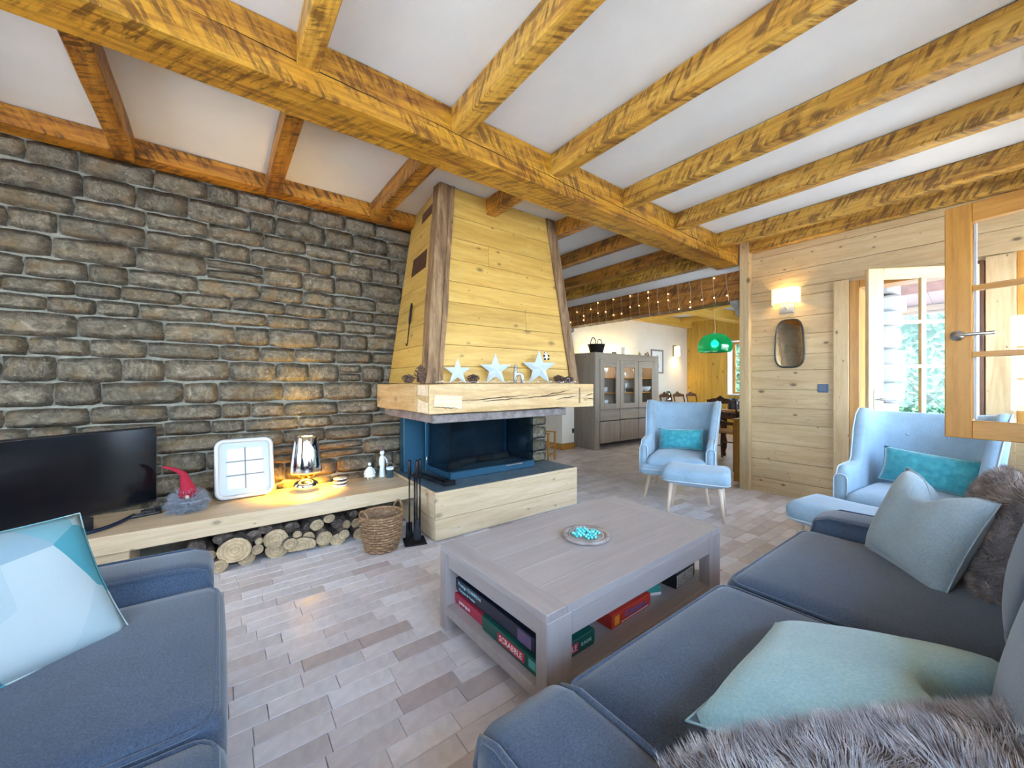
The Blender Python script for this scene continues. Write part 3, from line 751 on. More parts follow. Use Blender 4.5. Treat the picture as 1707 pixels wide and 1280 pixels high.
# glazed insert
FX0, FX1, FY, FZ0, FZ1 = 1.55, 2.44, 2.90, .369, .90
ins = empty('fire_insert', (FX0, FY, FZ0), 0, 'blue-black steel fireplace insert with large glass panes on three sides', 'fireplace')
box('side_panel', W(ins, (1.335, 3.395, FZ0)), W(ins, (FX0 - .012, YW - .05, .93)), STEEL, ins)
box('back_panel', W(ins, (FX0 - .01, 3.36, FZ0)), W(ins, (2.47, 3.40, .93)), noisy('soot', [(.02, .02, .022), (.05, .045, .045)], 8, .8), ins)
box('fire_floor', W(ins, (FX0 + .01, FY + .04, FZ0)), W(ins, (FX1, 3.36, FZ0 + .035)), noisy('ash', [(.10, .09, .085), (.28, .26, .25)], 30, .95, .6, .01), ins)
box('bottom_rail', W(ins, (FX0 - .014, FY - .012, FZ0)), W(ins, (FX1 + .014, FY + .03, FZ0 + .062)), STEEL, ins)
box('side_rail', W(ins, (FX0 - .014, FY + .03, FZ0)), W(ins, (FX0 + .02, 3.36, FZ0 + .05)), STEEL, ins)
box('side_rail', W(ins, (FX1 - .02, FY + .03, FZ0)), W(ins, (FX1 + .014, 3.36, FZ0 + .05)), STEEL, ins)
box('top_rail', W(ins, (FX0 - .014, FY - .012, FZ1 - .03)), W(ins, (FX1 + .014, FY + .03, FZ1 + .03)), STEEL, ins)
box('corner_post', W(ins, (FX0 - .03, 3.34, FZ0)), W(ins, (FX0 + .012, 3.362, .93)), STEEL, ins)
box('corner_post', W(ins, (FX1 - .012, 3.34, FZ0)), W(ins, (FX1 + .03, 3.362, .93)), STEEL, ins)
FG = glass('fire_glass', (.55, .68, .76))
box('pane', W(ins, (FX0, FY - .002, FZ0 + .062)), W(ins, (FX1, FY + .003, FZ1 - .03)), FG, ins, 0)
box('pane', W(ins, (FX0 - .003, FY + .004, FZ0 + .05)), W(ins, (FX0 + .002, 3.34, FZ1 + .02)), FG, ins, 0)
box('pane', W(ins, (FX1 - .002, FY + .004, FZ0 + .05)), W(ins, (FX1 + .003, 3.34, FZ1 + .02)), FG, ins, 0)
box('handle', W(ins, (2.10, FY - .03, FZ0 + .05)), W(ins, (2.29, FY - .012, FZ0 + .06)), NICKEL, ins, .002)
for z in (.44, .80): tube('hinge', [W(ins, (FX0 - .022, 3.332, z)), W(ins, (FX0 - .022, 3.332, z + .07))], .006, NICKEL, ins)
for k, (x, y, a) in enumerate(((1.80, 3.15, .3), (2.16, 3.2, -.2))):
    c = Vector((x, y, FZ0 + .075)); d = Vector((math.cos(a), math.sin(a), .05)) * .17
    tag(tube('burnt_log', [c - d, c, c + d], [.035, .04, .035], noisy('charred', [(.03, .02, .018), (.16, .07, .045)], 14, .9, .6, .02), None, 10), ('thicker' if k == 0 else 'thinner') + ' half-burnt log behind the fireplace glass', 'log')
# bars lying on the slate
pk = empty('fire_grate_bars', (1.40, 2.92, .369), 0, 'pair of black iron bars lying on the slate beside the glass', 'fire irons')
for x in (-.035, .035): tube('bar', [(x, .30, .016), (x + .03, .0, .016), (x + .055, -.16, .016)], .013, BLACK, pk)
box('end_block', (-.0, -.19, 0), (.10, -.15, .04), BLACK, pk)
# stone lintel ring and the timber mantel
lintel = empty('fireplace_lintel', (2.0, 3.0, .885), 0, 'dark rough stone lintel under the timber mantel', 'lintel')
LST = noisy('lintel_stone', [(.10, .08, .075), (.20, .17, .16), (.27, .235, .22)], 16, .8, .5, .01)
LZ0, LZ1 = .893, .955
slab('front_stone', [W(lintel, (1.195, 2.50, LZ0)), W(lintel, (2.50, 2.50, LZ0)), W(lintel, (2.50, 2.50, LZ1)), W(lintel, (1.195, 2.50, LZ1))], .36, LST, lintel, .006)
slab('side_stone', [W(lintel, (1.195, YW - .04, LZ0)), W(lintel, (1.195, 2.862, LZ0)), W(lintel, (1.195, 2.862, LZ1)), W(lintel, (1.195, YW - .04, LZ1))], .30, LST, lintel, .006)
box('backing', W(lintel, (1.50, 2.865, LZ0 + .03)), W(lintel, (2.70, YW - .04, LZ1)), LST, lintel, 0)
MZ0, MZ1 = .966, 1.172
mantel = empty('mantel', (2.0, 2.8, MZ0), 0, 'thick cracked timber mantel with dovetailed corners around the fireplace hood', 'mantel')
def hewn(name, quad_lo_hi, m, parent, seed):
    lo, hi = quad_lo_hi; o = timber('tmp', lo, hi, m, '', '', None, seed, .014, .010)
    for k in ('label', 'category'): del o[k]
    o.name = name; o.parent = parent; o.location = Vector(o.location) - Vector(parent.location); return o
hewn('front_timber', ((1.13, 2.42, MZ0), (2.775, 2.66, MZ1)), wood('mantel', 'x'), mantel, 3)
hewn('side_timber', ((1.13, 2.665, MZ0), (1.34, YW - .045, MZ1)), wood('mantel', 'y'), mantel, 4)
hewn('back_timber', ((1.345, 2.665, MZ0), (2.70, YW - .045, MZ1 - .003)), wood('mantel', 'x'), mantel, 6)
EG = wood('endgrain', 'x')
def mslab(name, pts, m, th=.004): return slab(name, [W(mantel, p) for p in pts], th, m, mantel, .001)
yf = 2.413; xf = 1.123
mslab('dovetail', [(1.16, yf, MZ0 + .055), (1.375, yf, MZ0 + .028), (1.375, yf, MZ0 + .12), (1.165, yf, MZ0 + .13)], EG)
mslab('dovetail', [(xf, 2.60, MZ0 + .008), (xf, 2.432, MZ0 + .008), (xf, 2.432, MZ0 + .075), (xf, 2.60, MZ0 + .10)], EG)
mslab('dovetail', [(xf, 2.60, MZ0 + .13), (xf, 2.432, MZ0 + .12), (xf, 2.432, MZ1 - .008), (xf, 2.60, MZ1 - .008)], EG)
mslab('peg', [(2.575, yf, MZ0 + .035), (2.588, yf, MZ0 + .035), (2.588, yf, MZ0 + .17), (2.575, yf, MZ0 + .17)], wood('weathered', 'z'))
rc = random.Random(8); cr = []
for x0, z0, x1, z1 in ((1.36, .085, 1.98, .115), (1.55, .075, 1.9, .095), (1.85, .085, 2.56, .125), (2.1, .10, 2.45, .15), (2.3, .075, 2.56, .10), (1.10 + .05, .05, 1.38, .035), (2.66, .10, 2.77, .115), (2.68, .07, 2.77, .065)):
    n = 10; cr.append(([W(mantel, (x0 + (x1 - x0) * i / n, yf + .001 + rc.uniform(0, .001), MZ0 + z0 + (z1 - z0) * i / n + rc.uniform(-.004, .004))) for i in range(n + 1)], [.0007 + .0026 * math.sin(math.pi * i / n) for i in range(n + 1)]))
tubes('crack', cr, MATS['crack_dark'], mantel, 4)
# ---- hood
hood = empty('chimney_hood', (2.0, 3.0, MZ1 + .004), 0, 'tapered chimney hood boarded in yellow pine with weathered corner posts', 'chimney hood')
HZ0, HZ1 = MZ1 + .004, ZC - .006
def hp(u, v, side):
    """point on hood; v 0..1 up, u 0..1 across"""
    if side == 'f':
        a = Vector((1.205, 2.62, HZ0)).lerp(Vector((1.37, 2.735, HZ1)), v); b_ = Vector((2.745, 2.62, HZ0)).lerp(Vector((2.54, 2.735, HZ1)), v)
    elif side == 'l':
        a = Vector((1.235, YW - .045, HZ0)).lerp(Vector((1.465, YW - .045, HZ1)), v); b_ = Vector((1.205, 2.62, HZ0)).lerp(Vector((1.37, 2.735, HZ1)), v)
    else:
        a = Vector((2.745, 2.62, HZ0)).lerp(Vector((2.54, 2.735, HZ1)), v); b_ = Vector((2.70, YW - .045, HZ0)).lerp(Vector((2.52, YW - .045, HZ1)), v)
    return a.lerp(b_, u) - Vector(hood.location)
levels = [0, .085, .19, .30, .405, .51, .625, .735, .85, 1.0]
rh = random.Random(2)
for k in range(len(levels) - 1):
    v0, v1 = levels[k] + .0008, levels[k + 1] - .0008
    cuts = [0.035, .965] if k % 3 else [0.035, rh.uniform(.35, .65), .965]
    for i in range(len(cuts) - 1):
        u0, u1 = cuts[i] + (.0007 if i else 0), cuts[i + 1] - .0007
        slab('plank', [hp(u0, v0, 'f'), hp(u1, v0, 'f'), hp(u1, v1, 'f'), hp(u0, v1, 'f')], .022, wood('hood', 'x'), hood, .002)
    slab('plank', [hp(0, v0, 'l'), hp(.93, v0, 'l'), hp(.93, v1, 'l'), hp(0, v1, 'l')], .022, wood('hood', 'y'), hood, .002)
    slab('plank', [hp(.07, v0, 'r'), hp(1, v0, 'r'), hp(1, v1, 'r'), hp(.07, v1, 'r')], .022, wood('hood', 'y'), hood, .002)
def hood_post(side):
    bm = bmesh.new(); seg = 12; rows = []
    for i in range(seg + 1):
        v = i / seg
        if side == 0: c = Vector((1.205, 2.62, HZ0)).lerp(Vector((1.37, 2.735, HZ1)), v); dx = (-.018, .115)
        else: c = Vector((2.745, 2.62, HZ0)).lerp(Vector((2.54, 2.735, HZ1)), v); dx = (-.085, .022)
        c -= Vector(hood.location); w1 = noise.noise(Vector((v * 4, side * 5, 0))) * .008; w2 = noise.noise(Vector((v * 4, side * 5, 9))) * .008
        pts = [(dx[0] + w1, -.018 + w2 * .4), (dx[1] + w2, -.018 + w1 * .4), (dx[1] + w2, .09), (dx[0] + w1, .09)]
        if side == 0: pts = [(dx[0] + w1, -.012), (dx[0] + .02 + w1, -.022), (.02 + dx[1] * .45, -.015), (.024 + dx[1] * .45, -.006), (.03 + dx[1] * .45, -.016), (dx[1] + w2, -.020), (dx[1] + w2, .09), (dx[0] + w1, .09)]
        rows.append([bm.verts.new(c + Vector((a, b_, 0))) for a, b_ in pts])
    n = len(rows[0])
    for i in range(seg):
        for k in range(n): bm.faces.new((rows[i][k], rows[i][(k + 1) % n], rows[i + 1][(k + 1) % n], rows[i + 1][k]))
    bm.faces.new(rows[0][::-1]); bm.faces.new(rows[-1])
    return frombm('corner_post', bm, wood('weathered', 'z'), hood)
hood_post(0); hood_post(1)
VENT = noisy('rusty_vent', [(.05, .015, .006), (.09, .03, .012)], 30, .7, .3, .004)
def hood_left_panel(name, u0, u1, v0, v1, m, off=.004):
    q = [hp(u0, v0, 'l'), hp(u1, v0, 'l'), hp(u1, v1, 'l'), hp(u0, v1, 'l')]; nr = (q[1] - q[0]).cross(q[3] - q[0]).normalized()
    return slab(name, [p + nr * off for p in q], .006, m, hood, .001)
hood_left_panel('vent', .30, .74, .60, .70, VENT); hood_left_panel('vent', .46, .80, .885, .94, VENT)
q0, q1 = hp(.50, .20, 'l') + Vector((-.012, 0, 0)), hp(.50, .43, 'l') + Vector((-.012, 0, 0))
hk = empty('bellows_hook', Vector(hood.location) + q0 + Vector((-.012, 0, 0)), 0, 'slim black iron fire hook hanging on the boarded side of the hood', 'fire hook')
d = q1 - q0
tube('rod', [d * 0 + Vector((0, .03, .02)), d * 0 + Vector((0, .012, 0)), d * .03, d * .5], [.004, .004, .004, .005], BLACK, hk)
tube('grip', [d * .5, d * .6, d * .93, d], [.006, .012, .010, .006], BLACK, hk)
# ================================================================== BENCH AND WHAT STANDS ON IT
BZ0, BZ1, BY = .25, .353, 2.985
bench = empty('wall_bench', (-.6, 3.2, 0), 0, 'long pale pine wall bench under the stone wall', 'bench')
box('top_board', W(bench, (-2.5, BY, BZ0)), W(bench, (HX0 - .003, YW - .045, BZ1)), wood('board', 'x'), bench, .004)
box('foot_block', W(bench, (-.62, BY + .04, 0)), W(bench, (-.40, BY + .40, BZ0)), wood('board', 'x'), bench, .004)
box('foot_block', W(bench, (-2.3, BY + .04, 0)), W(bench, (-2.1, BY + .40, BZ0)), wood('board', 'x'), bench, .004)
# ---- television
TVM = noisy('tv_screen', [(.004, .004, .006), (.007, .007, .009)], 2, .12, 0, .001)
ta = math.atan2(.58, .815)
tv = empty('television', (-.62, 3.20, BZ1), ta, 'flat black television standing on the pine bench in front of stone wall', 'television')
box('bezel', (-.46, -.012, .065), (.36, .028, .545), BLACKPL, tv, .006)
box('screen', (-.45, -.015, .08), (.35, -.012, .535), TVM, tv, 0)
box('badge', (-.08, -.0145, .069), (-.03, -.0125, .077), plain('badge_silver', (.8, .8, .8), .3), tv, 0)
arc = [Vector((-.23 + .46 * i / 14 - .0, -.10 + .10 * (1 - math.cos(math.pi * (i / 14 - .5))) * 1.1 - .03, .011)) for i in range(15)]
tube('stand_foot', arc, .011, plain('gloss_navy', (.01, .02, .05), .15), tv, 8)
box('stand_neck', (-.06, -.055, .0), (.03, .0, .07), BLACKPL, tv, .004)
# ---- remotes
for k, (px, py, rz, lab) in enumerate(((243, 856, .25, 'slim black remote control lying flat on the pine bench'), (262, 848, .35, 'black remote control resting behind the flat one beside the gnome'))):
    p = at(px, py, z=BZ1 + .008); r_ = empty('remote_control', (p.x, p.y - (.0 if k else .02), BZ1), rz, lab, 'remote')
    v, f = roundbox_data(.155, .042, .018, .008, 6); obj('shell', v, f, BLACKPL, r_, True, (0, 0, .009))
    boxes('buttons', [((-.06 + i * .016, -.014 + j * .012, .0175), (-.05 + i * .016, -.006 + j * .012, .0195)) for i in range(7) for j in range(3)], plain('button_grey', (.1, .1, .11), .5), r_, .0005)
# ---- gnome
gp = at(313, 842, z=BZ1); gp.y = 3.22
gn = empty('gnome', (at(313, 800, y=3.29).x, 3.29, BZ1), 0, 'small gnome with bent red felt hat and grey fur beard on the bench', 'figurine')
hv, hf = lathe_data([(0, .0), (.075, .004), (.088, .03), (.080, .065), (.05, .10), (0, .115)], 20)
obj('body', hv, hf, noisy('gnome_body', [(.22, .23, .26), (.34, .36, .40)], 30, .95), gn, True)
v, f = fur_data([Vector(a) for a in hv], hf, 5200, .045, .0014, 3, .35)
o = obj('beard', v, f, noisy('grey_fur', [(.20, .22, .26), (.45, .47, .52)], 60, .95), gn); o['kind'] = 'stuff'
hat = [(0, -.005, .09), (.0, -.005, .14), (-.012, 0, .19), (-.022, 0, .235), (-.045, 0, .258), (-.085, 0, .282), (-.125, 0, .296)]
tube('hat', hat, [.058, .042, .028, .019, .014, .010, .005], noisy('red_felt', [(.30, .008, .03), (.40, .015, .04)], 120, .95, .3, .002), gn, 16)
lathe('nose', [(0, -.013), (.009, -.009), (.013, 0), (.009, .009), (0, .013)], plain('nose_skin', (.75, .5, .4), .6), gn, 12, (0, -.062, .098))
# ---- white tray leaning on the stones, a window reflection painted on it
tr = empty('tray', (at(405, 830, z=BZ1).x + .015, 3.385, BZ1 + .006), R(2), 'white rounded tray with a window reflection painted as six pale panels, leaning on the stone wall', 'tray')
TW, TH = .355, .42
def tray_part(name, w, h, r, y0, y1, m, zc=TH / 2):
    pts = loop_rect(-w / 2, w / 2, -h / 2, h / 2, 0, r, 6); n = len(pts)
    vs = [(p.x, y0, p.y + zc) for p in pts] + [(p.x, y1, p.y + zc) for p in pts]
    fs = [tuple(range(n)), tuple(range(2 * n - 1, n - 1, -1))] + [((i + 1) % n, i, i + n, (i + 1) % n + n) for i in range(n)]
    return obj(name, vs, fs, m, trt)
trt = empty('tray_tilt', (0, 0, 0)); bpy.data.objects.remove(trt); trt = tr
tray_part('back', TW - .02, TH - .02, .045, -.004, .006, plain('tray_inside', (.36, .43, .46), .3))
rim = [Vector((p.x, -.014, p.y + TH / 2)) for p in loop_rect(-TW / 2 + .012, TW / 2 - .012, -TH / 2 + .012, TH / 2 - .012, 0, .045, 6)]
tube('rim', rim, .014, WHITE, tr, 8, True)
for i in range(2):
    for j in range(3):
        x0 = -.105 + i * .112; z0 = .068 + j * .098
        box('reflected_pane', (x0, -.0065, z0), (x0 + .102, -.0045, z0 + .087), plain('aqua_reflection', (.52, .66, .69), .3), tr, .001)  # bright panes of the reflected window, painted as flat panels
boxes('reflected_muntins', [((-.112, -.0068, .157), (.117, -.0045, .164)), ((-.112, -.0068, .255), (.117, -.0045, .262)), ((-.001, -.0068, .063), (.006, -.0045, .358))], plain('muntin_reflection', (.16, .17, .17), .5), tr, 0)  # muntins of the reflected window, painted as grey lines
tr.rotation_euler = (R(-13), 0, R(2))
# ---- mirror lamp
lp = at(512, 803, z=BZ1); LX, LY = at(510, 800, y=3.34).x, 3.34
lamp = empty('table_lamp', (LX, LY, BZ1), 0, 'mirror-silver table lamp with tapered shade glowing on the bench', 'lamp')
GLOW = plain('lamp_glow', (1, .75, .25), .4, emit=(1, .62, .12), estr=9)
lathe('base', [(.0, .0), (.058, .0), (.062, .006), (.074, .022), (.078, .036), (.070, .052), (.045, .066), (.02, .074), (0, .075)], CHROME, lamp, 32)
lathe('neck', [(.022, .074), (.046, .084), (.075, .118), (.088, .125)], glass('amber_glass', (1, .74, .22)), lamp, 32, cap=False)
lathe('shade', [(.098, .118), (.102, .124), (.097, .17), (.084, .26), (.070, .335), (.066, .345), (.062, .345), (.066, .33), (.092, .17), (.094, .125), (.098, .118)], CHROME, lamp, 40, cap=False)
lathe('bulb', [(0, .18), (.012, .186), (.020, .205), (.018, .225), (0, .24)], GLOW, lamp, 16)
lamp.scale = (1.14, 1.14, 1.22)
pd = bpy.data.lights.new('lamp_light', 'POINT'); pd.energy = 22; pd.color = (1, .66, .18); pd.shadow_soft_size = .03
plo = bpy.data.objects.new('lamp_light', pd); COL.objects.link(plo); plo.parent = lamp; plo.location = (.036, -.01, .185)
# ---- striped candle jar, figures, glass
p = at(567, 799, y=3.33); cj = empty('candle_jar', (p.x, 3.33, BZ1), 0, 'squat black and white striped candle jar beside the mirror lamp', 'candle jar')
WH, BK = plain('jar_white', (.75, .72, .66), .4), plain('jar_black', (.02, .02, .02), .4)
for k, (z0, z1, m) in enumerate(((0, .014, WH), (.0142, .026, BK), (.0262, .040, WH), (.0402, .056, BK), (.0562, .064, WH))):
    lathe('stripe_band', [(.0, z0), (.048, z0), (.05, z0 + .002), (.05, z1 - .002), (.046, z1), (0, z1)], m, cj, 24)
p = at(616, 790, y=3.41); an = empty('angel_figurine', (p.x, 3.41, BZ1), 0, 'small white angel figurine in a flared skirt on the bench', 'figurine')
CER = plain('white_ceramic', (.72, .76, .78), .35)
lathe('skirt', [(.0, .022), (.048, .022), (.045, .035), (.02, .095), (.012, .105), (0, .106)], CER, an, 20)
lathe('head', [(0, .112), (.011, .117), (.014, .127), (.010, .138), (0, .142)], CER, an, 14)
for s in (-1, 1):
    tube('leg', [(s * .014, 0, .022), (s * .014, 0, .004)], .004, CER, an); tube('foot', [(s * .014, .004, .004), (s * .018, -.018, .004)], .005, CER, an)
    tube('arm', [(s * .012, 0, .10), (s * .035, 0, .075), (s * .048, -.004, .045)], .005, CER, an)
p = at(637, 788, y=3.43); sn = empty('tall_figurine', (p.x, 3.43, BZ1), 0, 'tall slim white figurine with a dark cap holding a small child', 'figurine')
lathe('robe', [(0, 0), (.028, 0), (.029, .01), (.020, .08), (.022, .15), (.016, .185), (0, .19)], CER, sn, 18)
lathe('head', [(0, .185), (.016, .195), (.02, .21), (.015, .228), (0, .234)], CER, sn, 16)
lathe('cap', [(.013, .226), (.015, .232), (.013, .265), (.009, .272), (0, .273)], plain('cap_brown', (.13, .09, .08), .7), sn, 14, (-.006, 0, 0))
tube('arm', [(.016, 0, .175), (.034, -.006, .15), (.04, -.012, .115)], .006, CER, sn); tube('arm', [(-.016, 0, .175), (-.026, -.004, .14), (-.024, -.01, .10)], .006, CER, sn)
p = at(650, 795, y=3.36); tg = empty('tea_glass', (p.x, 3.36, BZ1), 0, 'dark tealight glass with frosted rim beside the tall figurine', 'tealight glass')
lathe('cup', [(0, 0), (.026, 0), (.028, .004), (.026, .06), (.029, .075), (.030, .08), (.027, .08), (.024, .06), (.024, .008), (0, .006)], plain('dark_glass', (.03, .06, .08), .12), tg, 20)
lathe('frost_rim', [(.0305, .07), (.0325, .078), (.031, .088), (.027, .088), (.0285, .08), (.0305, .07)], plain('frost', (.75, .8, .82), .7), tg, 20, cap=False)
tube('wire_bail', [(.03 * math.cos(a), 0, .085 + .045 * math.sin(a)) for a in [math.pi * i / 10 for i in range(11)]], .0012, NICKEL, tg, 5)
# ---- firewood under the bench
BARK = noisy('bark', [(.045, .03, .022), (.12, .085, .065), (.24, .20, .17)], 26, .95, .9, .02, rnd=.3)
def ring_mat():
    m, n, b = newmat('log_end'); mp = mapping(n, (1, 1, 1), False)
    w = n.nodes.new('ShaderNodeTexWave'); w.wave_type = 'RINGS'; w.rings_direction = 'Y'; w.inputs['Scale'].default_value = 15; w.inputs['Distortion'].default_value = 2.5; w.inputs['Detail'].default_value = 2
    n.links.new(mp.outputs[0], w.inputs['Vector']); r = ramp(n, [(.2, (.42, .30, .17)), (.8, (.50, .375, .22))]); n.links.new(w.outputs[1], r.inputs[0])
    a = noise_tex(n, mp.outputs[0], 14, 5); ar = ramp(n, [(.4, .72), (.65, 1.08)]); n.links.new(a.outputs[0], ar.inputs[0])
    col = rand_value(n, mixc(n, 1.0, r.outputs[0], ar.outputs[0], 'MULTIPLY'), .22)
    n.links.new(col, b.inputs['Base Color']); b.inputs['Roughness'].default_value = .85; bump(n, b, a.outputs[0], .4, .004); return m
LOGEND = ring_mat()
LOGS = [(315, 535, 165, 132, 0), (430, 695, 92, 88, 0), (150, 770, 88, 74, 2), (545, 525, 58, 56, 0), (562, 440, 40, 38, 0), (730, 420, 118, 108, 0), (880, 470, 72, 62, 0), (740, 608, 112, 92, 2), (1000, 575, 142, 92, 3), (950, 375, 46, 42, 0), (1060, 402, 66, 58, 0), (1225, 410, 80, 78, 0), (1150, 275, 72, 60, 0), (1275, 210, 62, 46, 0), (1222, 528, 66, 50, 2), (1362, 490, 84, 66, 2), (1425, 370, 56, 50, 0), (1452, 270, 42, 46, 0), (1552, 255, 60, 52, 0), (1525, 165, 48, 38, 1), (1580, 440, 66, 64, 0), (1355, 262, 62, 50, 1), (505, 385, 72, 60, 1), (890, 300, 80, 52, 1), (60, 590, 58, 56, 0), (190, 415, 90, 60, 1), (620, 320, 70, 48, 1), (1670, 300, 70, 60, 1), (1690, 420, 66, 62, 1), (1650, 180, 60, 44, 1), (1060, 300, 50, 44, 1), (-60, 700, 90, 80, 0), (-80, 520, 85, 75, 1)]
rl = random.Random(21); LBL = 'firewood log stacked under the pine bench'
special = {0: 'largest pale-sawn firewood log with an off-centre heart', 5: 'big oval pinkish log end beside the small stacked branches', 8: 'half-round split log lying flat on the floor under the bench', 1: 'yellow round log lying on floor under the largest log', 7: 'notched rough log end next to the half-round split log', 2: 'grey weathered broken log nearest the sofa arm'}
for k, (cx, cy, rx, ry, kind) in enumerate(LOGS):
    px, py = 340 + cx * .16403, 830 + cy * .16403
    yf = 3.03 + (.05 if kind == 1 else rl.uniform(-.02, .03)) + (.03 if cy < 320 else 0)
    c = at(px, py, y=yf); rad = (c - Vector((0, 0, HCAM))).length; sc = c.dot(Vector((_s, _c, 0))) / FPX * .16403
    a, b_ = rx * sc * .93, ry * sc * .93
    c.z = max(c.z, b_ * .8 + .004); 
    if c.z + b_ > BZ0 - .002: b_ = min(b_, .055); c.z = min(c.z, BZ0 - b_ - .004)
    n = 16; vs = []; L = .34; ends = []
    for e in range(3):
        for i in range(n):
            t = 2 * math.pi * i / n; rr_ = 1 + .10 * noise.noise(Vector((math.cos(t) * 1.5 + k * 3, math.sin(t) * 1.5, e * .4)))
            if kind == 2: rr_ += .16 * noise.noise(Vector((math.cos(t) * 3 + k, math.sin(t) * 3, 2)))
            x, z = math.cos(t) * a * rr_, math.sin(t) * b_ * rr_
            if kind == 3 and z < -.45 * b_: z = -.45 * b_
            vs.append((x, (0, L * .5, L)[e], z))
    fs = []
    for e in range(2):
        for i in range(n): fs.append((e * n + i, (e + 1) * n + i, (e + 1) * n + (i + 1) % n, e * n + (i + 1) % n))
    lg = empty('firewood_log', c, 0)
    if yf + L > YW - .03: pass
    o = obj('bark', vs, fs, BARK, lg, True); o.scale.y = min(1, (YW - .06 - yf) / L)
    cap = [Vector(v) for v in vs[:n]]; cc = [Vector((v.x * .5, -.004 * rl.random(), v.z * .5)) for v in cap]
    vv = [Vector((v.x * .985, .002, v.z * .985)) for v in cap] + cc + [Vector((0, 0, 0))]
    ff = [(i, (i + 1) % n, n + (i + 1) % n, n + i) for i in range(n)] + [(n + i, n + (i + 1) % n, 2 * n) for i in range(n)]
    obj('sawn_end', vv, ff, BARK if kind == 1 else LOGEND, lg)
    lg.rotation_euler = (0, 0, rl.uniform(-.12, .12))
    where = 'beside the wicker basket' if px > 545 else ('next to the largest log' if px < 440 else 'in the middle of the stack')
    look = 'bark-covered log' if kind == 1 else ('rough broken log' if kind == 2 else ('thin sawn branch' if rx < 60 else 'round sawn log'))
    tag(lg, special.get(k, look + ' under the pine bench, ' + where), 'log', 'firewood under the bench')
# ---- wicker basket
p = at(635, 914, z=0); bk = empty('wicker_basket', (p.x + .005, p.y, 0), R(20), 'brown woven wicker basket with two handles standing before the firewood', 'basket')
WICK = noisy('wicker', [(.10, .045, .02), (.24, .13, .06), (.40, .25, .13)], 45, .7, .4, .004, rnd=.15)
NS = 22; rows = 13; parts = []
def br(z): return .122 + .045 * (z / .25) + .006 * math.sin(z * 12)
for s in range(NS):
    a = 2 * math.pi * s / NS
    parts.append(tube_data([(br(z) * math.cos(a), br(z) * math.sin(a), z) for z in [.004 + .245 * i / 6 for i in range(7)]], .0045, 5))
v, f = join(parts); obj('stakes', v, f, WICK, bk, True)
for r_ in range(rows):
    z = .012 + r_ * .0187; path = []
    for i in range(NS * 4):
        a = 2 * math.pi * i / (NS * 4); w = .0065 * math.cos(a * NS / 2 + (math.pi if r_ % 2 else 0))
        path.append(((br(z) + w) * math.cos(a), (br(z) + w) * math.sin(a), z))
    v, f = tube_data(path, .0088, 5, True); v = [Vector((q.x, q.y, z + (q.z - z) * 1.12)) for q in v]; obj('weave_row', v, f, WICK, bk, True)
tube('rim', [(br(.25) * math.cos(2 * math.pi * i / 36), br(.25) * math.sin(2 * math.pi * i / 36), .252 + .003 * (i % 2)) for i in range(36)], .011, WICK, bk, 7, True)
lathe('lining', [(0, .006), (.115, .006), (.16, .24)], noisy('wicker_inside', [(.16, .09, .05), (.26, .16, .10)], 30, .9), bk, 24, cap=False)
for s in (0, math.pi):
    u = Vector((math.cos(s), math.sin(s), 0)); w = Vector((-u.y, u.x, 0))
    tube('handle', [u * (.168 + .012 * math.sin(math.pi * i / 10)) + w * (.055 * math.cos(math.pi * i / 10)) + Vector((0, 0, .245 + .065 * math.sin(math.pi * i / 10))) for i in range(11)], .009, WICK, bk, 7)
bk.scale = (.86, .86, .98)
# ---- companion set
p = at(688, 904, z=0); cs = empty('fire_tool_set', (p.x + .015, p.y, 0), R(-15), 'black fireside tool set with brush, shovel and poker on a square foot', 'fire tools')
box('base_plate', (-.078, -.078, 0), (.078, .078, .012), BLACK, cs, .002)
tube('pole', [(0, 0, .01), (0, 0, .50)], .007, BLACK, cs)
box('hanger', (-.05, -.012, .485), (.05, .012, .497), BLACK, cs, .002)
for k, (x, y) in enumerate(((-.038, .0), (.012, -.028), (.04, .012))):
    tube('tool_rod', [(x, y, .08), (x, y, .48)], .0055, BLACK, cs); tube('tool_grip', [(x, y, .47), (x, y, .48), (x, y, .60), (x, y, .612)], [.009, .013, .013, .008], BLACK, cs, 10)
lathe('brush_head', [(.0, .03), (.03, .03), (.032, .07), (.018, .13), (.012, .18), (0, .182)], noisy('brush_black', [(.01, .01, .015), (.03, .03, .04)], 80, .9, .9, .01), cs, 14, (.012, -.028, 0))
slab('shovel_blade', [(-.066, .004, .03), (-.012, .004, .03), (-.018, .004, .15), (-.06, .004, .15)], .004, BLACK, cs, .001)
# ================================================================== MANTEL ORNAMENTS
ZM = MZ1 + .006
def star(px, w, lab, seed):
    c = at(px, 640, y=2.545); st = empty('decor_star', (c.x, 2.545, ZM), R(-24), lab, 'star ornament', 'white stars on the mantel')
    Ro = w / 2 / math.cos(R(18)); Ri = Ro * .40; pts = []
    for k in range(10):
        a = R(90 + 36 * k); r_ = Ro if k % 2 == 0 else Ri; pts.append(Vector((r_ * math.cos(a), 0, r_ * math.sin(a))))
    zo = Ro * math.cos(R(36)); n = 10; M = plain('star_white', (.50, .58, .62), .45)
    vs = [p + Vector((0, 0, zo)) for p in pts] + [Vector((0, -.03 * w / .2, zo))] + [Vector((0, .012, zo))]
    fs = [(i, (i + 1) % n, n) for i in range(n)] + [((i + 1) % n, i, n + 1) for i in range(n)]
    obj('folded_face', vs, fs, M, st); return st
star(763, .195, 'smallest white folded star standing by the weathered hood post', 1)
star(826, .25, 'middle-sized white folded star beside the sparkly letter', 2)
s3 = star(899, .30, 'largest white folded star with a toy panda sitting on its arm', 3)
CONE = noisy('pine_cone', [(.035, .016, .012), (.10, .05, .035), (.17, .10, .07)], 40, .8, .3, .003)
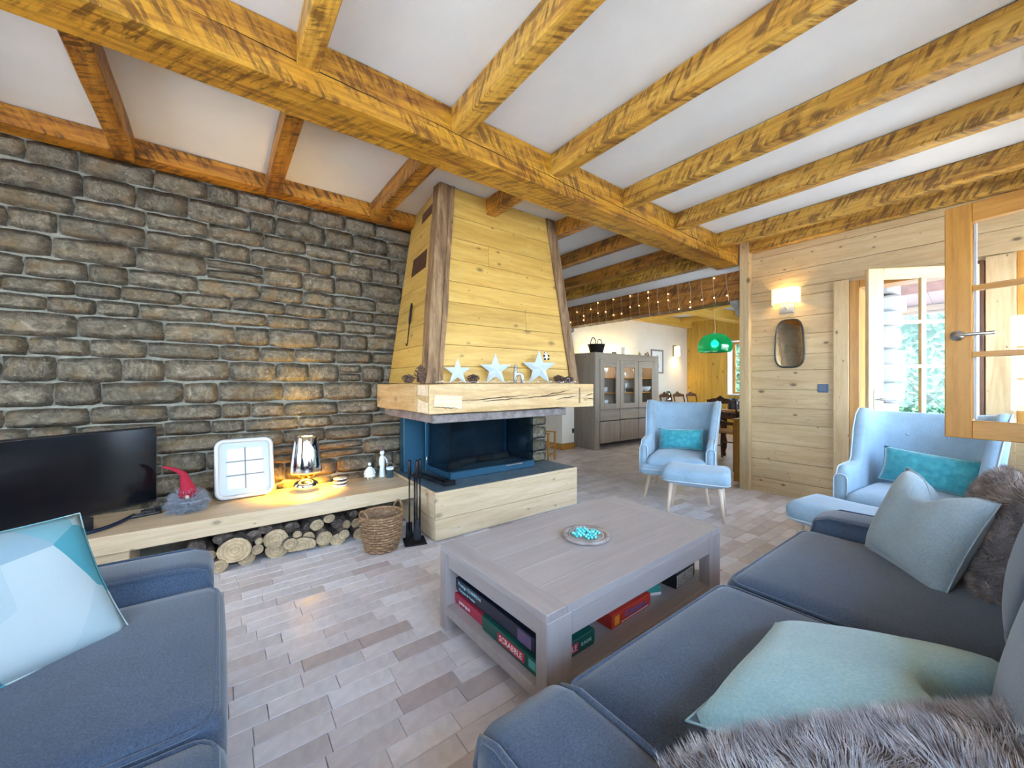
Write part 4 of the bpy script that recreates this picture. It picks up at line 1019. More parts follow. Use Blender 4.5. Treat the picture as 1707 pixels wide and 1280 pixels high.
def pinecone(px, y, size, tall, lab, tilt=0):
    c = at(px, 640, y=y); size *= 1.35; pc = empty('pine_cone', (c.x, y, ZM), 0, lab, 'pine cone', 'pine cones on the mantel')
    core, _f = lathe_data([(0, 0), (size * .32, size * .1), (size * .36, size * tall * .4), (size * .18, size * tall * .85), (0, size * tall)], 12); obj('core', core, _f, CONE, pc, True)
    V, F = [], []; n = 46
    for i in range(n):
        t = i / n; a = i * 2.39996; z = size * tall * (.06 + .88 * t); r_ = size * (.5 * math.sin(math.pi * (.18 + .78 * t)) + .06)
        d = Vector((math.cos(a), math.sin(a), .45)); s = Vector((-math.sin(a), math.cos(a), 0)); b0 = Vector((math.cos(a) * r_ * .3, math.sin(a) * r_ * .3, z - size * .06)); tip = b0 + d * r_ * .85; k = len(V)
        V += [b0 - s * size * .06, b0 + s * size * .06, tip + s * size * .12, tip - s * size * .12, tip + Vector((0, 0, -size * .07))]
        F += [(k, k + 1, k + 2, k + 3), (k + 1, k, k + 4), (k + 2, k + 1, k + 4), (k, k + 3, k + 4), (k + 3, k + 2, k + 4)]
    obj('scales', V, F, CONE, pc); pc.rotation_euler = (tilt, 0, 0)
pinecone(681, 2.54, .055, .85, 'small open pine cone left of the weathered hood post')
pinecone(701, 2.56, .055, 1.8, 'tall slim pine cone leaning at the weathered hood post')
pinecone(789, 2.53, .058, .9, 'round pine cone between the small and middle stars')
pinecone(931, 2.54, .06, .95, 'dark pine cone right beside the largest star'); pinecone(940, 2.49, .05, .8, 'little pine cone in front of the right hood post'); pinecone(948, 2.545, .055, .9, 'dark pine cone with a curl of pale wire beside the right hood post')
c = at(946, 638, y=2.47); tag(tube('pale_wire', [(c.x - .09, 2.465, ZM + .004), (c.x - .04, 2.46, ZM + .008), (c.x - .01, 2.46, ZM + .045), (c.x + .015, 2.46, ZM + .04), (c.x + .02, 2.46, ZM + .006), (c.x + .045, 2.46, ZM + .004)], .002, WHITE, None, 6), 'curl of pale wire lying in front of the pine cones', 'wire')
# sparkly letter
c = at(865, 640, y=2.53); lt = empty('letter_ornament', (c.x, 2.53, ZM), R(-24), 'silver glittering letter h standing between two stars', 'letter')
SP = noisy('silver_sparkle', [(.35, .38, .42), (.8, .85, .9)], 160, .2, 1.0, .004, metal=.8)
pth = [[(-.032, 0, 0), (-.030, 0, .06), (-.028, 0, .135)], [(-.03, 0, .055), (-.01, 0, .078), (.018, 0, .076), (.03, 0, .055), (.031, 0, 0)]]
tubes('stroke', [(pp_, .016) for pp_ in pth], SP, lt, 10)
tube('top_ball', [(-.028, 0, .133), (-.028, 0, .152)], [.016, .012], SP, lt, 10)
# toy panda
c = at(911, 596, y=2.525); pa = empty('toy_panda', (c.x, 2.528, c.z - .02), R(-24), 'tiny black and white toy panda perched on the largest star', 'toy')
WP, BP = plain('panda_white', (.75, .76, .76), .9), plain('panda_black', (.015, .015, .018), .9)
def ball(name, c_, r_, m, par, sq=(1, 1, 1)):
    v, f = lathe_data([(r_ * math.sin(math.pi * i / 8), -r_ * math.cos(math.pi * i / 8)) for i in range(9)], 12); return obj(name, [Vector((q.x * sq[0] + c_[0], q.y * sq[1] + c_[1], q.z * sq[2] + c_[2])) for q in v], f, m, par, True)
ball('body', (0, 0, .022), .018, WP, pa, (1, .9, 1.2)); ball('head', (-.004, -.004, .052), .014, WP, pa)
for s in (-1, 1):
    ball('ear', (-.004 + s * .011, 0, .065), .005, BP, pa); ball('leg', (s * .016, -.012, .007), .010, BP, pa, (1, 1.4, .9)); ball('arm', (s * .019, -.004, .034), .008, BP, pa, (1.2, 1, 1.2)); ball('eye_patch', (-.004 + s * .005, -.016, .053), .003, BP, pa)
# string of tiny mantel lights
pts = []; rg = random.Random(6)
for i in range(50):
    t = i / 49; pts.append(Vector((1.20 + 1.42 * t, 2.475 + .018 * math.sin(i * 1.3), ZM + .004 + .006 * abs(math.sin(i * 2.1)))))
ml = empty('mantel_light_string', (1.9, 2.475, ZM), 0, 'thin clear light string trailing along the mantel edge', 'light string')
tube('cable', [p_ - Vector(ml.location) for p_ in pts], .0015, plain('clear_cable', (.6, .58, .55), .3), ml, 5)
for i in range(2, 50, 5): ball('bulb', tuple(pts[i] - Vector(ml.location) + Vector((0, 0, .004))), .005, plain('clear_bulb', (.85, .82, .78), .15), ml)
# ================================================================== SOFAS
def under(ch, par):
    """make ch a sub-part of par, keeping its place"""
    ch.parent = par; ch.location = Vector(ch.location) - Vector(par.location); return ch
def make_sofa(root, Wd, D, aw, m):
    """faces local -y, standing on z=0"""
    hx = Wd / 2; f = -D / 2; bk_ = D / 2; ix = hx - aw
    roundbox('base', (-hx + .02, f + .03, .07), (hx - .02, bk_ - .02, .30), .03, m, root, 8)
    for s in (-1, 1):
        x0, x1 = (ix, hx) if s > 0 else (-hx, -ix)
        a = roundbox('arm', (x0, f + .015, .08), (x1, bk_ - .03, .545), .055, m, root, 12, (0, 0, .012))
        for xx in (x0 + .018, x1 - .018):
            pts = [(xx, f + .03 + .0, .12), (xx, f + .022, .46), (xx, f + .04, .522), (xx, f + .09, .541), (xx, 0, .548), (xx, bk_ - .2, .545)]
            under(tube('piping', pts, .0065, m, root, 6), a)
    cw = 2 * ix / 2
    for k in range(2):
        x0 = -ix + k * cw
        c = roundbox('seat_cushion', (x0 + .004, f - .012, .29), (x0 + cw - .004, bk_ - .22, .485), .05, m, root, 14, (0, .006, .022))
        lo = loop_rect(x0 + .016, x0 + cw - .016, f + .004, bk_ - .24, .472, .05); under(tube('piping', lo, .0062, m, root, 6, True), c)
    roundbox('back_frame', (-hx + .03, bk_ - .13, .10), (hx - .03, bk_, .72), .05, m, root, 10)
    for k in range(2):
        x0 = -ix + k * cw
        v, fc = roundbox_data(cw - .01, .16, .38, .075, 12, (0, .025, .01))
        o = obj('back_cushion', v, fc, m, root, True, (x0 + cw / 2, bk_ - .315, .665), (R(-12), 0, 0))
    for sx in (-1, 1):
        for y in (f + .09, bk_ - .09): lathe('foot', [(.0, 0), (.022, 0), (.03, .07), (.0, .07)], wood('walnut', 'z'), root, 12, (sx * (hx - .1), y, 0))
sofa1 = empty('sofa', (1.435, .13, 0), R(180), 'dark slate-blue two-seat sofa under the windows, piled with cushions', 'sofa')
make_sofa(sofa1, 2.13, 1.04, .245, SOFA)
sofa2 = empty('sofa', (-.475, 1.0, 0), R(90), 'slate-blue sofa with piped edges across from the stone wall television', 'sofa')
make_sofa(sofa2, 1.90, .95, .235, SOFA)
# ---- cushions
def cushion(loc, rz, tilt, w, h, t, m, label, sag=0, seed=1, roll=0, fur=None):
    root = empty('cushion', loc, 0, label, 'cushion')
    v, f = pillow_data(w, h, t, 16, .06, sag, seed)
    cov = obj('cover', v, f, m, root, True)
    if fur:
        fv, ff = fur_data(v, f, fur[0], fur[1], fur[2], seed, .75); o = obj('pile', fv, ff, fur[3], root); o['kind'] = 'stuff'
    else:
        n = 16; loop = []
        u = [(-1 + 2 * i / n, -1) for i in range(n)] + [(1, -1 + 2 * i / n) for i in range(n)] + [(1 - 2 * i / n, 1) for i in range(n)] + [(-1, 1 - 2 * i / n) for i in range(n)]
        for a, b_ in u:
            cr_ = -sag * math.exp(-(a / .35) ** 2) * max(0, b_) ** 2
            loop.append(Vector((a * w / 2 * (1 - .06 * (1 - b_ * b_)), 0, b_ * h / 2 * (1 - .06 * (1 - a * a)) + h / 2 + cr_)))
        tube('seam', loop, .0025, m, cov, 5, True)
    root.rotation_euler = (tilt, roll, rz)
    return root
GREYP = fabric('grey_linen', (.22, .28, .31), (.30, .36, .385), 380, .95, .3)
AQUA = fabric('aqua_linen', (.24, .42, .46), (.33, .52, .56), 300, .95, .4)
TEAL = fabric('teal_velvet', (.02, .24, .30), (.07, .38, .44), 40, .7, .5, .6)
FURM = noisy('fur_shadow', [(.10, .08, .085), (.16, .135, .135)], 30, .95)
FURT = noisy('faux_fur', [(.15, .13, .14), (.40, .38, .40), (.78, .78, .80)], 26, .9, .1, .002, rnd=0)
FURB = noisy('brown_faux_fur', [(.10, .07, .06), (.24, .18, .15), (.52, .44, .38)], 26, .9, .1, .002)
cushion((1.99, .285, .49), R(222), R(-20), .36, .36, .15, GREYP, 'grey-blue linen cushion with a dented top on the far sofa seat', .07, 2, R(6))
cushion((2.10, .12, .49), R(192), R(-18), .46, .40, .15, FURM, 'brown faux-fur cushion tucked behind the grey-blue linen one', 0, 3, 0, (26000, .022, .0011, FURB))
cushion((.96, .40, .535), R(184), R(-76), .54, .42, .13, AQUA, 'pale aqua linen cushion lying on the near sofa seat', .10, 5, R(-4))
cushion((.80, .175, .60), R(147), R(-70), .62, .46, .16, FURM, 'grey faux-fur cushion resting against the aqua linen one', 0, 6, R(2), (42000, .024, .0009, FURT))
def patch_mat():
    m, n, b = newmat('patchwork_print'); mp = mapping(n, (1, .01, 1), False); v = n.nodes.new('ShaderNodeTexVoronoi'); v.inputs['Scale'].default_value = 6.5; v.inputs['Randomness'].default_value = .75
    n.links.new(mp.outputs[0], v.inputs['Vector']); s_ = n.nodes.new('ShaderNodeSeparateColor'); n.links.new(v.outputs['Color'], s_.inputs[0])
    r = ramp(n, [(0, (.30, .39, .42)), (.3, (.20, .30, .35)), (.48, (.35, .42, .44)), (.68, (.05, .24, .30)), (.8, (.27, .38, .41)), (.92, (.14, .31, .36))]); r.color_ramp.interpolation = 'CONSTANT'
    n.links.new(s_.outputs[0], r.inputs[0]); n.links.new(r.outputs[0], b.inputs['Base Color']); b.inputs['Roughness'].default_value = .9
    nz = noise_tex(n, mapping(n, (1, 1, 1), False).outputs[0], 250, 2); bump(n, b, nz.outputs[0], .2, .002); return m
cushion((-.375, 1.36, .50), R(40), R(-38), .47, .39, .14, patch_mat(), 'white cushion printed with aqua and teal polygons on the piped sofa', 0, 8, R(4))
# ================================================================== ARMCHAIRS
def wing_shell(m, root):
    n = 48; rows = []; prof = 9
    def plan(t):     # centre line of the shell, t in -1..1 from left arm front round the back
        s = abs(t); sg = math.copysign(1, t)
        if s > .55:
            k = (s - .55) / .45; return Vector((sg * .335, .10 - .42 * k, 0)), Vector((sg, 0, 0))
        a = s / .55 * math.pi / 2
        e = .62
        x = .335 * math.copysign(abs(math.sin(a)) ** e, 1); y = .10 + .23 * abs(math.cos(a)) ** e
        return Vector((sg * x, y, 0)), Vector((sg * math.sin(a), math.cos(a) + 1e-6, 0)).normalized()
    V, F = [], []
    top = []
    for i in range(n + 1):
        t = -1 + 2 * i / n; s = abs(t); c, nr = plan(t)
        if s < .50: h = .955 + .030 * (s / .5) ** 2.2
        elif s < .70: k = (s - .50) / .20; k = k * k * (3 - 2 * k); h = .985 * (1 - k) + .605 * k
        else: h = .605 - .015 * ((s - .7) / .3)
        if s > .94: h -= .05 * ((s - .94) / .06) ** 2
        th = .042 if s > .55 else .040
        ring = []
        zs = [(.24, 1), (.36, 1), (.50, 1), (None, 1), ('t', .7), ('t', 0), ('t', -.7), (None, -1), (.50, -1), (.36, -1), (.30, -1)]
        for zz, side in zs:
            if zz is None: z = h - .035
            elif zz == 't': z = h - .035 + .035 * math.sqrt(max(0, 1 - side * side))
            else: z = min(zz, h - .035)
            wb = max(0, min(1, (.66 - s) / .22)); up = max(0, z - .30)
            p = c + nr * th * side
            p = Vector((p.x * (1 + .10 * max(0, z - .55) / .4 + .05 * (wb) * up), p.y + wb * .17 * up / .68 + .03 * up * (1 - wb), z))
            ring.append(p)
        rows.append(len(V)); V += ring; top.append(ring[5])
        R_ = len(ring)
        if i:
            a, b_ = rows[-2], rows[-1]
            for k in range(R_ - 1): F.append((a + k, b_ + k, b_ + k + 1, a + k + 1))
    R_ = 11; F.append(tuple(range(R_))); F.append(tuple(rows[-1] + k for k in range(R_))[::-1])
    sh = obj('back_shell', V, F, m, root, True)
    outer = [V[r_ + 4] + Vector((0, 0, .002)) for r_ in rows]
    tube('piping', outer, .005, PALEPIPE, sh, 6)
    for r0, nm in ((rows[0], 0), (rows[-1], 1)):
        tube('piping', [V[r0 + k] + Vector((0, -.004, 0)) for k in range(0, 10)], .005, PALEPIPE, sh, 6)
PALEPIPE = plain('pale_piping', (.50, .58, .63), .8)
def make_armchair(root):
    wing_shell(PALEBLUE, root)
    sb = roundbox('seat_base', (-.375, -.40, .235), (.375, .34, .355), .055, PALEBLUE, root, 10)
    roundbox('seat_cushion', (-.30, -.385, .30), (.30, .30, .425), .06, PALEBLUE, root, 12, (0, 0, .03))
    under(tube('piping', loop_rect(-.372, .372, -.397, .335, .30, .06), .005, PALEPIPE, root, 6, True), sb)
    for x, y in ((-.10, 0), (.10, 0), (-.19, .0), (.19, 0)):
        pass
    for x, z in ((-.11, .80), (.11, .80), (0, .66)):
        ball('button', (x, .268 + (z - .6) * .24, z), .012, PALEBLUE, root, (1, .6, 1))
    for sx in (-1, 1):
        for y0, y1 in ((-.30, -.34), (.26, .36)):
            tube('leg', [(sx * .27, y0, .24), (sx * .32, y1, 0)], [.021, .011], wood('leg', 'z'), root, 12)
def make_ottoman(root):
    v, f = roundbox_data(.54, .42, .125, .055, 12, (0, 0, .02))
    v = [Vector((p.x, p.y, p.z + .02 * (p.x / .27) ** 2)) for p in v]
    pd_ = obj('pad', v, f, PALEBLUE, root, True, (0, 0, .345))
    under(tube('piping', loop_rect(-.268, .268, -.208, .208, .318, .06), .005, PALEPIPE, root, 6, True), pd_)
    for sx in (-1, 1):
        for sy in (-1, 1): tube('leg', [(sx * .19, sy * .14, .30), (sx * .225, sy * .165, 0)], [.021, .011], wood('leg', 'z'), root, 12)
def place(kind, name, loc, rz, label, cat, sc=1):
    r_ = empty(name, (loc[0], loc[1], 0), rz, label, cat); kind(r_); r_.scale = (sc, sc, 1); return r_
ch1 = place(make_armchair, 'wing_armchair', (3.93, 2.24), R(-67), 'pale blue wing armchair facing out from the dining room opening', 'armchair', .93)
ot1 = place(make_ottoman, 'footstool', (3.44, 1.80), R(-67), 'pale blue footstool in front of the armchair by the dining opening', 'footstool')
ch2 = place(make_armchair, 'wing_armchair', (3.77, .46), R(-95), 'pale blue wing armchair in front of the open glazed door', 'armchair', .93)
ot2 = place(make_ottoman, 'footstool', (3.08, .66), R(-98), 'pale blue footstool between the sofa arm and armchair by the door', 'footstool')
def on_chair(ch, lx, ly, z, w, h, t, label, seed, roll=0):
    M = Matrix.Translation(ch.location) @ Matrix.Rotation(ch.rotation_euler.z, 4, 'Z'); p = M @ Vector((lx, ly, z))
    cushion(p, ch.rotation_euler.z, R(-16), w, h, t, TEAL, label, 0, seed, roll)
on_chair(ch1, .0, .10, .452, .46, .23, .11, 'teal velvet lumbar cushion on the armchair by the dining opening', 11, R(-2))
on_chair(ch2, .03, .10, .452, .50, .25, .11, 'teal velvet lumbar cushion on the armchair by the glazed door', 12, R(5))
# ================================================================== COFFEE TABLE
ct = empty('coffee_table', (1.517, 1.362, 0), R(1.6), 'low grey oak coffee table with an open shelf of board games', 'coffee table')
tl, tw, th = 1.30, .745, .398; GO, GOY, GOZ = wood('greyoak', 'x'), wood('greyoak', 'y'), wood('greyoak', 'z')
for k in range(5):
    y0 = -tw / 2 + tw * k / 5; box('top_board', (-tl / 2 + .10, y0 + .0003, th - .03), (tl / 2 - .10, y0 + tw / 5 - .0003, th), GO, ct, .0008)
for s in (-1, 1):
    x0, x1 = sorted((s * tl / 2, s * (tl / 2 - .0995))); box('top_end_board', (x0, -tw / 2, th - .03), (x1, tw / 2, th), GOY, ct, .0015)
for sx in (-1, 1):
    for sy in (-1, 1):
        x0, x1 = sorted((sx * (tl / 2), sx * (tl / 2 - .125))); y0, y1 = sorted((sy * tw / 2, sy * (tw / 2 - .055)))
        box('leg', (x0, y0, 0), (x1, y1, th - .0305), GOZ, ct, .002)
for sy in (-1, 1):
    y0, y1 = sorted((sy * (tw / 2 - .001), sy * (tw / 2 - .022))); box('apron', (-tl / 2 + .1255, y0, th - .115), (tl / 2 - .1255, y1, th - .0305), GO, ct, .0015)
for sx in (-1, 1):
    x0, x1 = sorted((sx * (tl / 2 - .012), sx * (tl / 2 - .032))); box('drawer_front', (x0, -tw / 2 + .058, th - .098), (x1, tw / 2 - .058, th - .034), GOY, ct, .0015)
box('shelf', (-tl / 2 + .004, -tw / 2 + .006, .075), (tl / 2 - .004, tw / 2 - .006, .12), GO, ct, .002)
def W3(x, y): # world xy to table-local is not needed: games are placed in the room
    return x, y
ZS = .1205
def game_box(name, lo, hi, m, label, rz=0):
    c = (Vector(lo) + Vector(hi)) / 2; s = Vector(hi) - Vector(lo)
    r_ = empty(name, (c.x, c.y, lo[2]), rz, label, 'game box'); box('lid', (-s.x / 2, -s.y / 2, .012), (s.x / 2, s.y / 2, s.z), m, r_, .0015); box('tray', (-s.x / 2 + .003, -s.y / 2 + .003, 0), (s.x / 2 - .003, s.y / 2 - .003, .0118), m, r_, .001)
    return r_, s
GREEN, REDB, NAVY, REDG = plain('box_green', (.005, .085, .065), .3), plain('box_crimson', (.42, .03, .07), .35), plain('box_navy', (.008, .012, .035), .3), plain('box_red', (.55, .035, .02), .35)
WL, RL, YL, BL = plain('print_white', (.82, .82, .82), .5), plain('print_red', (.5, .03, .06), .5), plain('print_orange', (.85, .35, .03), .5), plain('print_blue', (.05, .16, .5), .5)
def face_text(r_, s, text, size, m, side, off=(0, 0), bg=None, bgw=0, bgh=0, sx=1):
    if side == 'w':   # lettering on the face towards -x
        loc = (-s.x / 2 - .0012, -off[0], s.z / 2 + off[1]); rot = (R(90), 0, R(-90))
        if bg: box('label_panel', (-s.x / 2 - .0010, -off[0] - bgw / 2, loc[2] - bgh / 2), (-s.x / 2 + .001, -off[0] + bgw / 2, loc[2] + bgh / 2), bg, r_, 0)
    else:
        loc = (off[0], -s.y / 2 - .0012, s.z / 2 + off[1]); rot = (R(90), 0, 0)
        if bg: box('label_panel', (off[0] - bgw / 2, -s.y / 2 - .0010, loc[2] - bgh / 2), (off[0] + bgw / 2, -s.y / 2 + .001, loc[2] + bgh / 2), bg, r_, 0)
    lettering(text, size, m, r_, loc, rot, sx=sx)
g, s = game_box('board_game', (.905, 1.055, ZS), (1.215, 1.415, ZS + .062), GREEN, 'dark green word game box with red lettering panel on the table shelf', R(1))
face_text(g, s, 'SCRABBLE', .032, WL, 'w', (.02, 0), RL, .17, .036); face_text(g, s, 'SCRABBLE', .03, WL, 's', (-.02, .0), RL, .15, .036); face_text(g, s, 'EUROPE', .017, plain('print_aqua', (.4, .7, .7), .5), 's', (.102, 0))
box('corner_print', (-s.x / 2 - .001, -s.y / 2 + .012, .02), (-s.x / 2 + .001, -s.y / 2 + .05, .05), plain('print_teal', (.1, .45, .4), .5), g, 0)
g, s = game_box('board_game', (.91, 1.425, ZS), (1.21, 1.685, ZS + .05), REDB, 'crimson game box beneath the navy one at end of the table shelf', R(1))
face_text(g, s, 'pourquoi', .026, WL, 'w', (-.02, 0))
g, s = game_box('board_game', (.915, 1.085, ZS + .0635), (1.215, 1.66, ZS + .125), NAVY, 'long navy game box lying across the green and crimson boxes', R(1))
face_text(g, s, 'Prestige CHAMPION', .022, plain('print_cyan', (.4, .72, .8), .5), 'w', (-.165, .012)); face_text(g, s, 'Masques de Venise', .018, MATS['print_cyan'], 'w', (-.185, -.014))
box('picture_panel', (-s.x / 2 - .001, -s.y / 2 + .02, .008), (-s.x / 2 + .001, -s.y / 2 + .10, .054), plain('print_mauve', (.16, .10, .22), .5), g, 0)
g, s = game_box('board_game', (1.335, 1.075, ZS), (1.635, 1.30, ZS + .06), REDG, 'bright red game box with blue lettering on the long side of the shelf', R(2))
face_text(g, s, 'C\'Jamboree', .036, BL, 's', (.03, .004)); box('orange_flash', (-s.x / 2 + .02, -s.y / 2 - .001, .012), (-s.x / 2 + .055, -s.y / 2 + .001, .05), YL, g, 0)
box('white_line', (-.08, -s.y / 2 - .001, .010), (s.x / 2 - .02, -s.y / 2 + .001, .0125), WL, g, 0)
g, s = game_box('board_game', (1.86, 1.09, ZS), (2.07, 1.34, ZS + .085), plain('box_black', (.015, .014, .016), .4), 'black box with dense cream crowd print at the end of the shelf', R(4))
rq = random.Random(4); boxes('crowd_print', [((-s.x / 2 + .008 + i * .0125, -s.y / 2 - .001, .008 + j * .0125 + rq.uniform(-.002, .002)), (-s.x / 2 + .016 + i * .0125, -s.y / 2 + .001, .0165 + j * .0125)) for i in range(15) for j in range(5)], plain('print_cream', (.62, .55, .46), .6), g, 0)['kind'] = 'stuff'
g, s = game_box('card_box', (1.70, 1.12, ZS), (1.80, 1.26, ZS + .045), plain('box_mint', (.05, .30, .25), .4), 'small mint green card box with white side between the red and black boxes', R(-25))
box('white_band', (-s.x / 2 - .001, -s.y / 2 - .001, .001), (s.x / 2 + .001, s.y / 2 + .001, .014), WL, g, 0)
# ---- solitaire
p = at(977, 891, z=th + .012); so = empty('solitaire_board', (p.x, p.y, th), R(-20), 'round grooved wooden solitaire board on the coffee table', 'game board')
PEW = noisy('aged_wood_board', [(.17, .13, .12), (.30, .25, .23), (.40, .35, .33)], 22, .35, .2, .003)
lathe('rim', [(.0, 0), (.110, 0), (.119, .006), (.120, .014), (.116, .020), (.104, .021), (.098, .017), (.094, .012), (.090, .0125), (0, .0125)], PEW, so, 48)
lathe('groove_ring', [(.088, .0126), (.089, .0145), (.086, .015), (.084, .0145), (.083, .0126)], plain('pale_ring', (.5, .48, .46), .4), so, 48, cap=False)
MARB = glass('aqua_glass', (.10, .62, .62)); MARB = noisy('aqua_marble', [(.03, .42, .45), (.10, .62, .62), (.35, .82, .80)], 40, .08, .0, .001)
sv, sf = lathe_data([(.0078 * math.sin(math.pi * i / 8), -.0078 * math.cos(math.pi * i / 8)) for i in range(9)], 12)
proto = None; Mz = Matrix.Rotation(R(-20), 4, 'Z')
for i in range(-3, 4):
    for j in range(-3, 4):
        if abs(i) > 1 and abs(j) > 1: continue
        if i == 0 and j == 0: continue
        q = Mz @ Vector((i * .0205, j * .0205, 0)); loc = Vector((p.x, p.y, th + .0205)) + q
        if proto is None: proto = obj('marble', sv, sf, MARB, None, True); o = proto
        else: o = proto.copy(); COL.objects.link(o)
        o.location = loc; tag(o, 'aqua glass marble sitting in the solitaire board', 'marble', 'marbles on the solitaire board')
# ================================================================== EAST WALL FITTINGS
ws = empty('wall_sconce', (XE, 1.50, 1.99), 0, 'half-oval cream shaded wall lamp glowing on the plank wall', 'wall lamp')
SHADE = plain('lit_shade', (.95, .85, .6), .8, emit=(1, .78, .36), estr=.5)
V, F = [], []; n = 18
for z in (0, .155):
    for rr_ in (1, .965):
        for i in range(n + 1):
            a = math.pi * i / n; V.append((-.125 * abs(math.sin(a)) ** .6 * rr_ - .002, .12 * math.copysign(abs(math.cos(a)) ** .6, math.cos(a)) * rr_, z))
m_ = n + 1
for i in range(n):
    F += [(i, i + 1, 2 * m_ + i + 1, 2 * m_ + i), (m_ + i + 1, m_ + i, 3 * m_ + i, 3 * m_ + i + 1), (i + 1, i, m_ + i, m_ + i + 1), (2 * m_ + i, 2 * m_ + i + 1, 3 * m_ + i + 1, 3 * m_ + i)]
obj('shade', V, F, SHADE, ws, True)
box('wall_plate', (-.014, -.062, -.088), (0, .062, .01), NICKEL, ws, .003)
tube('arm', [(-.012, 0, -.05), (-.045, 0, -.045), (-.055, 0, -.02), (-.055, 0, .03)], .007, NICKEL, ws)
ball('bulb', (-.055, 0, .06), .028, plain('warm_bulb', (1, .85, .6), .3, emit=(1, .72, .35), estr=2.5), ws)
def point(parent, loc, e, col, size=.03):
    d_ = bpy.data.lights.new('bulb_light', 'POINT'); d_.energy = e; d_.color = col; d_.shadow_soft_size = size
    o_ = bpy.data.objects.new('bulb_light', d_); COL.objects.link(o_); o_.parent = parent; o_.location = loc
point(ws, (-.055, 0, .06), 14, (1, .66, .28))
mr = empty('wall_mirror', (XE - .004, 1.475, 1.585), 0, 'rounded wall mirror with thin black frame under the wall lamp', 'mirror')
pts = []
for i in range(40):
    a = 2 * math.pi * i / 40; c_, s_ = math.cos(a), math.sin(a); zz = .245 * math.copysign(abs(s_) ** .55, s_); w = .135 - .022 * (zz / .245 * .5 + .5)
    pts.append(Vector((0, w * math.copysign(abs(c_) ** .55, c_), zz)))
tube('frame', [p_ + Vector((-.008, 0, 0)) for p_ in pts], .008, plain('mirror_frame', (.02, .025, .03), .3), mr, 8, True)
obj('mirror_glass', [p_ + Vector((-.006, 0, 0)) for p_ in pts] + [p_ for p_ in pts], [tuple(range(40))[::-1], tuple(range(40, 80))] + [(i, (i + 1) % 40, (i + 1) % 40 + 40, i + 40) for i in range(40)], plain('mirror_silver', (.7, .66, .58), .03, 1), mr)
sw = empty('light_switch', (XE, 1.198, 1.127), 0, 'square slate-blue light switch on the plank wall', 'light switch')
box('plate', (-.009, -.043, -.041), (0, .043, .041), plain('switch_blue', (.05, .085, .15), .4), sw, .003); box('rocker', (-.012, -.03, -.028), (-.009, .03, .028), plain('switch_blue2', (.06, .10, .17), .35), sw, .002)
# a matching wall lamp, added on the unseen west wall to warm the ceiling
w2 = empty('wall_sconce', (-2.6, 3.0, 1.75), 0, 'half-oval cream shaded wall lamp added on the unseen west wall beside the bench', 'wall lamp')
for ch in list(ws.children):
    if ch.type == 'MESH':
        c_ = ch.copy(); COL.objects.link(c_); c_.parent = w2
w2.rotation_euler = (0, 0, R(180)); point(w2, (-.055, 0, .06), 55, (1, .70, .22))
# ================================================================== FAIRY LIGHTS
fl = empty('fairy_lights', (XE, 3.4, 2.11), 0, 'string of tiny warm fairy lights wound around the opening beam', 'fairy lights')
FX0_, FX1_, FZ0_, FZ1_ = XE - .034, XE + .214, 2.10, 2.452
path = []; bulbs = []; rb = random.Random(13); NT = 19
for t in range(NT):
    y = 2.06 + (4.84 - 2.06) * t / NT; st = (4.84 - 2.06) / NT
    loop = [(FX0_, y, FZ0_ + .01), (FX0_ - .002, y + .01 + rb.uniform(-.01, .01), 2.20), (FX0_ - .002, y + .02 + rb.uniform(-.015, .015), 2.33), (FX0_, y + .03, FZ1_ - .02), (FX0_ + .01, y + .035, FZ1_ - .004)]
    path.append([Vector(q) - Vector(fl.location) for q in loop] + [Vector((FX0_ + .01, y + .035, FZ1_ - .004)) - Vector(fl.location)])
    path.append([Vector((FX0_, y, FZ0_ + .01)) - Vector(fl.location), Vector((FX0_ + .03, y + st * .2, FZ0_)) - Vector(fl.location), Vector((FX1_, y + st * .55, FZ0_)) - Vector(fl.location), Vector((FX1_, y + st * .6, FZ1_)) - Vector(fl.location)])
    for q in rb.sample(range(5), 2 if t % 2 else 1):
        bulbs.append(Vector((FX0_ - .006, y + .015, (2.112, 2.18, 2.25, 2.33, 2.41)[q])))
for p_ in path: tube('wire', p_, .0022, plain('silver_wire', (.45, .42, .38), .4), fl, 4)
FB = plain('fairy_bulb', (1, .8, .4), .3, emit=(1, .70, .25), estr=5)
for b0 in bulbs: ball('bulb', tuple(b0 - Vector(fl.location)), .0065, FB, fl)
for t in range(5):
    q = Vector((XE + .22, 2.15 + t * .03, 2.08 - t * .16)); 
# ================================================================== DINING ROOM
ht = empty('glazed_hutch', (6.23, 4.82, 0), 0, 'tall grey oak hutch with three glazed doors full of glasses', 'cabinet')
hw, hd, hh = 1.94, .50, 1.72; GR = wood('taupe', 'z'); GRX = wood('taupe', 'x')
for sx in (-1, 1): 
    x0, x1 = sorted((sx * hw / 2, sx * (hw / 2 - .035))); box('side', (x0, -hd / 2, .0), (x1, hd / 2, hh - .04), GR, ht)
box('top', (-hw / 2 - .004, -hd / 2 - .01, hh - .04), (hw / 2 + .004, hd / 2, hh), GRX, ht); box('back', (-hw / 2 + .035, hd / 2 - .02, .1), (hw / 2 - .035, hd / 2, hh - .04), GR, ht, 0)
box('bottom', (-hw / 2 + .035, -hd / 2, .10), (hw / 2 - .035, hd / 2 - .02, .13), GRX, ht, 0); box('deck', (-hw / 2 + .035, -hd / 2 + .02, .66), (hw / 2 - .035, hd / 2 - .02, .69), GRX, ht, 0)
for sx in (-1, 1):
    x0, x1 = sorted((sx * hw / 2, sx * (hw / 2 - .12))); box('face_stile', (x0, -hd / 2 - .012, 0), (x1, -hd / 2, hh - .04), GR, ht)
